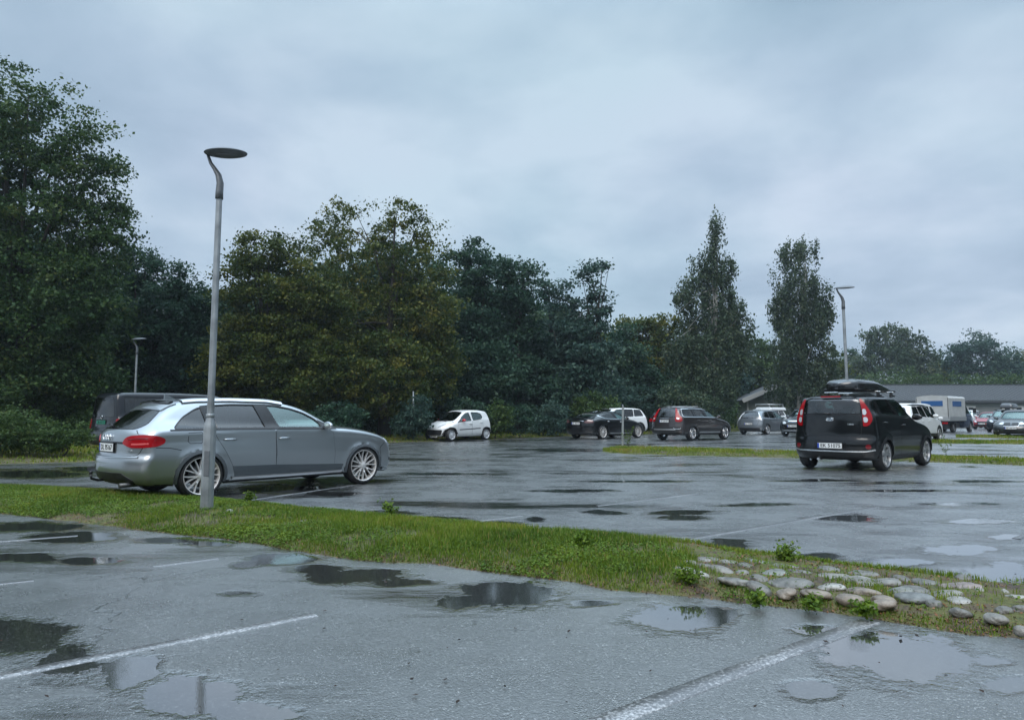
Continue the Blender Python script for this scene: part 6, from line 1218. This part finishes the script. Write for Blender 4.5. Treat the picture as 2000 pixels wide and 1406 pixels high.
def background_cars():
    W_ = paint('white wet paint', (.72, .73, .72), 0, .35); cl = pmat('dark cladding', (.022, .022, .023), .5, noise=.2)
    # van behind the estate
    dk = paint('black van paint', (.006, .007, .010), 0, .3)
    hd = 33.; ph = R(hd); Zc = 21.0; Xc = -.576 * Zc; ro = 1.0; hw = .95
    rx = Xc + ro * math.sin(ph) - hw * math.cos(ph); ry = Zc + ro * math.cos(ph) + hw * math.sin(ph)
    c = kind_car('van', 5.2, 1.90, 1.95, 3.2, ro, rx, ry, hd, 'black panel van with a green number plate behind the silver grey estate', dk, wr=.36, cell=.06, face='rear', plate_txt='BR 40712', green=True, cat='van', nm='parked_van', rplz=.50,
             tl=[(40, .74), (46, .74), (47, 1.08), (40.5, 1.08)])
    badge = MB().lathe([(.055, 0), (.062, .008), (.048, .008)], 20, Matrix.Translation((skin_x(c, 0, 1.13)[0] - .01, 0, 1.13)) @ Matrix.Rotation(-math.pi / 2, 4, 'Y')).build('emblem', M_CHROME, c.root)
    # white car beyond the black saloon, seen from its left rear
    kind_car('suv', 4.70, 1.92, 1.66, 2.87, .9, 7.25, 42.6, -122, 'white crossover car mostly hidden behind the low black fastback saloon', W_, wr=.38, clad=cl, cell=.06)
    # dark car beyond the brown estate: tail only
    bg = paint('dark slate paint', (.045, .055, .065), .5, .3)
    kind_car('suv', 4.55, 1.86, 1.52, 2.75, .9, 9.9, 44.2, 44, 'dark slate car between the white crossover and the brown estate, its tail showing', bg, face='rear', plate_txt='EV 31850', wr=.36, rplz=.55,
             extra=lambda D, B: D['ribs'].append(('tail_bar', 'rear', [(-.6, .98), (.6, .98)], .06, M_GLOSSBLK, .012)))
    # pickup on the verge
    def pk(D, B): pass
    c = kind_car('suv', 5.1, 1.76, 1.72, 3.0, 1.1, 20.8, 55.0, -128, 'white pickup with a green front plate and a hard canopy, parked on the grass verge', W_, face='front', plate_txt='NF 55218', green=True, cat='pickup', nm='parked_pickup', cell=.07, wr=.38,
             grille=[(-.45, .80), (.45, .80), (.45, .98), (-.45, .98)])
    MB().box((.2, 0, 1.70), (2.3, 1.5, .26), bev=.1, taper=(.92, .88)).build('canopy', W_, c.root)
    rk = MB().tube([(1.35, -.6, 1.88), (1.35, -.6, 2.06), (1.35, .6, 2.06), (1.35, .6, 1.88)], .03, 6).tube([(-.6, -.6, 1.85), (-.6, -.6, 2.06), (-.6, .6, 2.06), (-.6, .6, 1.85)], .03, 6).tube([(-.6, .6, 2.06), (1.35, .6, 2.06)], .03, 6).tube([(-.6, -.6, 2.06), (1.35, -.6, 2.06)], .03, 6)
    rk.build('ladder_rack', pmat('satin silver trim', (.5, .5, .5), .35, .8), c.root)
    MB().box((3.92, 0, .89), (.02, .85, .03)).build('grille_bar', M_CHROME, c.root)
    # grey electric hatch
    gm = paint('mid grey wet paint', (.17, .19, .21), .6, .32)
    c = kind_car('hatch', 4.45, 1.77, 1.55, 2.70, .80, 15.35, 43.6, 47.5, 'grey rounded hatchback seen from behind, left of the dark car facing it', gm, face='rear', plate_txt='EL 77420', whl=('five', None), cell=.05, rplz=.43, wr=.33, gdark=G_DARK,
             tl=[(38, 1.0), (45, .86), (47, .88), (44, 1.1), (42.5, 1.36), (38.5, 1.38), (40, 1.15)], tlm=pmat('clear white lens', (.65, .66, .68), .2, coat=1))
    # dark car facing us beside it
    dg = paint('dark blue grey paint', (.028, .036, .048), .5, .3)
    def fx(D, B):
        D['ribs'] += [('grille_bar', 'front', [(-.62, .93), (-.25, .86), (0, .85), (.25, .86), (.62, .93)], .05, M_CHROME, .02), ('bumper_trim', 'front', [(-.6, .36), (.6, .36)], .045, M_CHROME, .02)]
        D['patches'] += [('lower_panel', 'front', [(-.62, .42), (.62, .42), (.66, .80), (-.66, .80)], M_GLOSSBLK, .006)]
    hd = -134; ph = R(hd); fxp, fyp = 15.55, 38.3; ro, L, wb = .95, 4.6, 2.69; d = L - ro
    kind_car('suv', L, 1.85, 1.62, wb, ro, fxp - d * math.sin(ph), fyp - d * math.cos(ph), hd, 'dark blue car with a chrome nose bar, half hidden by the boxy black car', dg, face='front', plate_txt='EK 90655', wr=.37, fplz=.37, extra=fx, rails=M_BLACK, cell=.055)
    # white crossover right of the boxy car
    ph = R(47.5); wb = 2.67; x, y = 19.55 - wb * math.sin(ph) - .85 * math.cos(ph), 31.6 - wb * math.cos(ph) + .85 * math.sin(ph)
    kind_car('suv', 4.66, 1.80, 1.68, wb, .95, x, y, 47.5, 'white crossover with black roof rails nose out beyond the boxy black car', W_, wr=.36, whl=('five', pmat('machined alloy', (.42, .43, .44), .3, .8)), clad=cl, rails=M_BLACK, cell=.045)
    x, y = 22.0, 37.0
    kind_car('van', 4.5, 1.80, 1.83, 2.8, .9, x - 2.8 * math.sin(ph), y - 2.8 * math.cos(ph), 47.5, 'white compact van seen above the bonnet of the white crossover', W_, wr=.33, cell=.07, cat='van', nm='parked_van', gdark=G_DARK)
    # red hatch facing us, silver hatch behind, white roofed car behind both
    rd = paint('red car paint', (.30, .015, .025), .2, .35)
    hd = -127; ph = R(hd); L, ro, wb = 4.1, .8, 2.55
    kind_car('hatch', L, 1.72, 1.50, wb, ro, 40.2 - (L - ro) * math.sin(ph), 59.0 - (L - ro) * math.cos(ph), hd, 'red hatchback facing the camera just right of the canvas truck', rd, face='front', plate_txt='ED 11843', cell=.07, whl=('ten', None), wr=.32)
    kind_car('suv', 4.5, 1.8, 1.72, 2.7, .9, 45.0, 67.5, -130, 'white car whose roof shows above the red hatchback', W_, cell=.09, wr=.35)
    kind_car('hatch', 4.3, 1.78, 1.50, 2.6, .8, 44.3, 62.0, 50, 'silver hatchback with a dark rear window beyond the red hatchback', paint('silver paint', (.38, .40, .41), .6, .3), cell=.08, wr=.33, face='rear', plate_txt=None)
    # dark liftback at the right edge
    gb = paint('dark grey paint', (.016, .020, .023), .15, .3)
    hd = -134; ph = R(hd); L, ro, wb = 4.8, .95, 2.92; fxp, fyp = 26.9, 37.2
    def bm_(D, B):
        D['patches'] = [p for p in D['patches'] if p[0] not in ('grille', 'headlight', 'lower_grille')]
        z = .72
        for s_ in (1, -1): D['patches'].append(('grille', 'front', [(s_ * .03, z - .11), (s_ * .30, z - .10), (s_ * .36, z), (s_ * .28, z + .09), (s_ * .05, z + .09)], M_INK, .012))
        D['ribs'].append(('grille_surround', 'front', [(-.38, z + .03), (-.30, z + .11), (0, z + .115), (.30, z + .11), (.38, z + .03), (.32, z - .12), (0, z - .135), (-.32, z - .12)], .03, pmat('satin silver trim', (.5, .5, .5), .35, .8), .012))
        D['patches'] += [('headlight', 'fwrap', [(22, z + .0), (28, z - .04), (40, z + .0), (43, z + .12), (38, z + .13), (27, z + .07)], M_CLEAR, .01), ('lower_grille', 'front', [(-.30, .24), (.30, .24), (.34, .42), (-.34, .42)], M_BLACK, .008), ('lower_vent', 'fwrap', [(27, .28), (40, .28), (38, .46), (30, .42)], M_BLACK, .008),
                         ('fog_light', 'fwrap', [(33, .33), (35, .33), (35, .38), (33, .38)], M_CLEAR, .016)]
    kind_car('hatch', L, 1.83, 1.51, wb, ro, fxp - (L - ro) * math.sin(ph), fyp - (L - ro) * math.cos(ph), hd, 'dark grey car with a twin grille and pale headlamps at the right edge', gb, face='front', plate_txt='EF 68102', wr=.34, cell=.045, extra=bm_, fplz=.335)
    # a car with a roof box behind it, only the box and roof show
    c = kind_car('suv', 4.6, 1.84, 1.62, 2.75, .9, 36.8, 50.8, -134, 'dark estate under a roof box, hidden behind the dark grey car at the right edge', dg, cell=.09, wr=.35, rails=M_BLACK)
    r = empty('roof_box', (c.root.location.x, c.root.location.y, 1.70), c.root.rotation_euler[2], 'grey roof box on the car hidden behind the dark grey car at the right edge', 'roof box')
    MB().box((.9, .1, .20), (2.1, .8, .34), bev=.14, taper=(.9, .85)).build('lid', pmat('grey box', (.09, .10, .11), .3, coat=.6), r)
    MB().box((.9, .1, .03), (2.0, .75, .06), bev=.02).build('tray', M_BLACK, r)
def canvas_truck():
    hd = 50; ph = R(hd); wb = 2.95
    X, Y = 848 / 1340 * 49.5, 49.5
    r = empty('canvas_truck', (X - .8 * math.sin(ph) - .3, Y - .8 * math.cos(ph), 0), R(90 - hd), 'small blue cab truck with a pale grey canvas cover, windows in the canvas', 'truck')
    cv = pmat('grey canvas', (.42, .43, .42), .7, noise=.12, nscale=2, bump=.25, bscale=1.5); bl = paint('dark blue paint', (.012, .030, .075), .2, .35); al = pmat('dropside aluminium', (.42, .43, .43), .45, .6, noise=.1)
    bw = pmat('blue window film', (.03, .10, .26), .25)
    L, W2 = 3.3, 1.04; x0 = -1.3
    mb = MB(); n = 16
    prof = [(-W2, 1.0), (-W2, 2.40), (-W2 + .10, 2.52), (0, 2.60), (W2 - .10, 2.52), (W2, 2.40), (W2, 1.0)]
    rings = []
    for i in range(n + 1):
        x = x0 + L * i / n; sag = .018 * math.sin(i * math.pi * 4 / n) ** 2
        rings.append([mb.bm.verts.new((x, y * (1 - sag * (.5 if 1.2 < z < 2.3 else .0)), z - (sag * 1.4 if z > 2.3 else 0))) for y, z in prof])
    for A, Bq in zip(rings, rings[1:]):
        for k in range(6): mb.bm.faces.new((A[k], Bq[k], Bq[k + 1], A[k + 1]))
    mb.bm.faces.new(rings[0]); mb.bm.faces.new(rings[-1][::-1]); cvs = mb.build('canvas_cover', cv, r)
    MB().box((x0 - .012, 0, 2.02), (.02, 1.35, .36), bev=.005).build('canvas_window', bw, cvs)
    for sg in (1, -1): MB().box((x0 + 1.6, sg * (W2 + .008), 2.0), (1.75, .02, .36), bev=.005).build('canvas_window', bw, cvs)
    MB().tube([(x0 - .02, W2 - .05, .98), (x0 - .02, W2 - .05, 2.4)], .02, 6).tube([(x0 - .02, -W2 + .05, .98), (x0 - .02, -W2 + .05, 2.4)], .02, 6).build('strap', M_BLACK, cvs)
    bed = MB().box((x0 + L / 2, 0, .80), (L + .05, 2.14, .08), bev=.01).build('bed', M_BLACK, r)
    for sg in (1, -1): MB().box((x0 + L / 2, sg * 1.065, .96), (L + .04, .03, .30), bev=.008).box((x0 + L / 2, sg * 1.078, .96), (L, .012, .03)).build('dropside', al, bed)
    MB().box((x0 - .02, 0, .96), (.03, 2.1, .30), bev=.008).build('tailgate', al, bed)
    MB().box((x0 + 1.9, .42, .62), (4.6, .10, .16)).box((x0 + 1.9, -.42, .62), (4.6, .10, .16)).build('chassis', M_BLACK, r)
    for sg in (1, -1):
        MB().box((x0 + .02, sg * .75, .66), (.06, .36, .12), bev=.01).build('tail_light', M_RED, r)
        MB().box((x0 + .05, sg * .80, .42), (.02, .42, .34)).build('mudflap', M_BLACK, r)
        MB().box((x0 + 1.7, sg * .85, .50), (.8, .3, .32), bev=.04).build('side_locker', M_BLACK, r)
    P = [(1.95, .35), (1.95, 1.2), (2.0, 2.0), (2.15, 2.12), (2.9, 2.13), (3.15, 2.05), (3.62, 1.42), (4.05, 1.22), (4.22, 1.0), (4.28, .7), (4.26, .42), (4.1, .30), (2.1, .30)]
    B = Body(P, .97, [(1, 1.25), (5, 1.2)], [(0, .9), (.3, .95), (.5, 1), (1.2, .97)], [(1.9, 1), (3.5, 1), (4.3, .93)], er=.02, ef=.3, crown=.04, tum=.16, k=.07, wells=(-9., 3.35), wr=.40, flare=.02, cab=(2.05, 3.6), floor=.7)
    B.ws = 1.2; B.blk = .3
    V, Q = B.mesh(.06); me = mesh_np('cab', V, Q, True); cab = link('cab', me, [bl, M_BLACK, M_LINING], r)
    c = Car.__new__(Car); c.b = B; c.cell = .06; c.mat = bl; c.root = r; c.body = cab; c.cuts = []
    c.window('side_window', 'side', [(2.5, 1.30), (3.52, 1.28), (3.12, 1.92), (2.5, 1.95)], G_SIDE); c.window('windscreen', 'front', [(-.7, 1.40), (.7, 1.40), (.66, 2.0), (-.66, 2.0)], G_SIDE)
    c.apply_cuts(); c.dark_inside(); c.body.data.name = 'cab'
    for sg in (1, -1):
        c.patch('door', 'side', [(2.42, 1.26), (3.55, 1.23), (3.3, .85), (2.9, .75), (2.85, .45), (2.42, .45)], bl, .004, sg)
        MB().box((3.45, sg * 1.18, 1.55), (.12, .20, .36), bev=.03).tube([(3.40, sg * .92, 1.45), (3.44, sg * 1.12, 1.45)], .025, 6).build('wing_mirror', M_BLACK, r)
        c.patch('headlight', 'fwrap', [(28, .80), (44, .82), (44, .98), (30, .96)], M_CLEAR, .01, sg)
    for x in (-.05, 3.35):
        for sg in (-1, 1): wheel(r, x, sg * .93, .36, .22, .22, 'six', pmat('steel wheel', (.25, .26, .27), .5, .4), n=24)
# ------------------------------------------------------------------ vehicles in place
build_estate(); build_boxy(); build_small_white(); build_crossover_estate(); build_black_saloon(); background_cars(); canvas_truck()
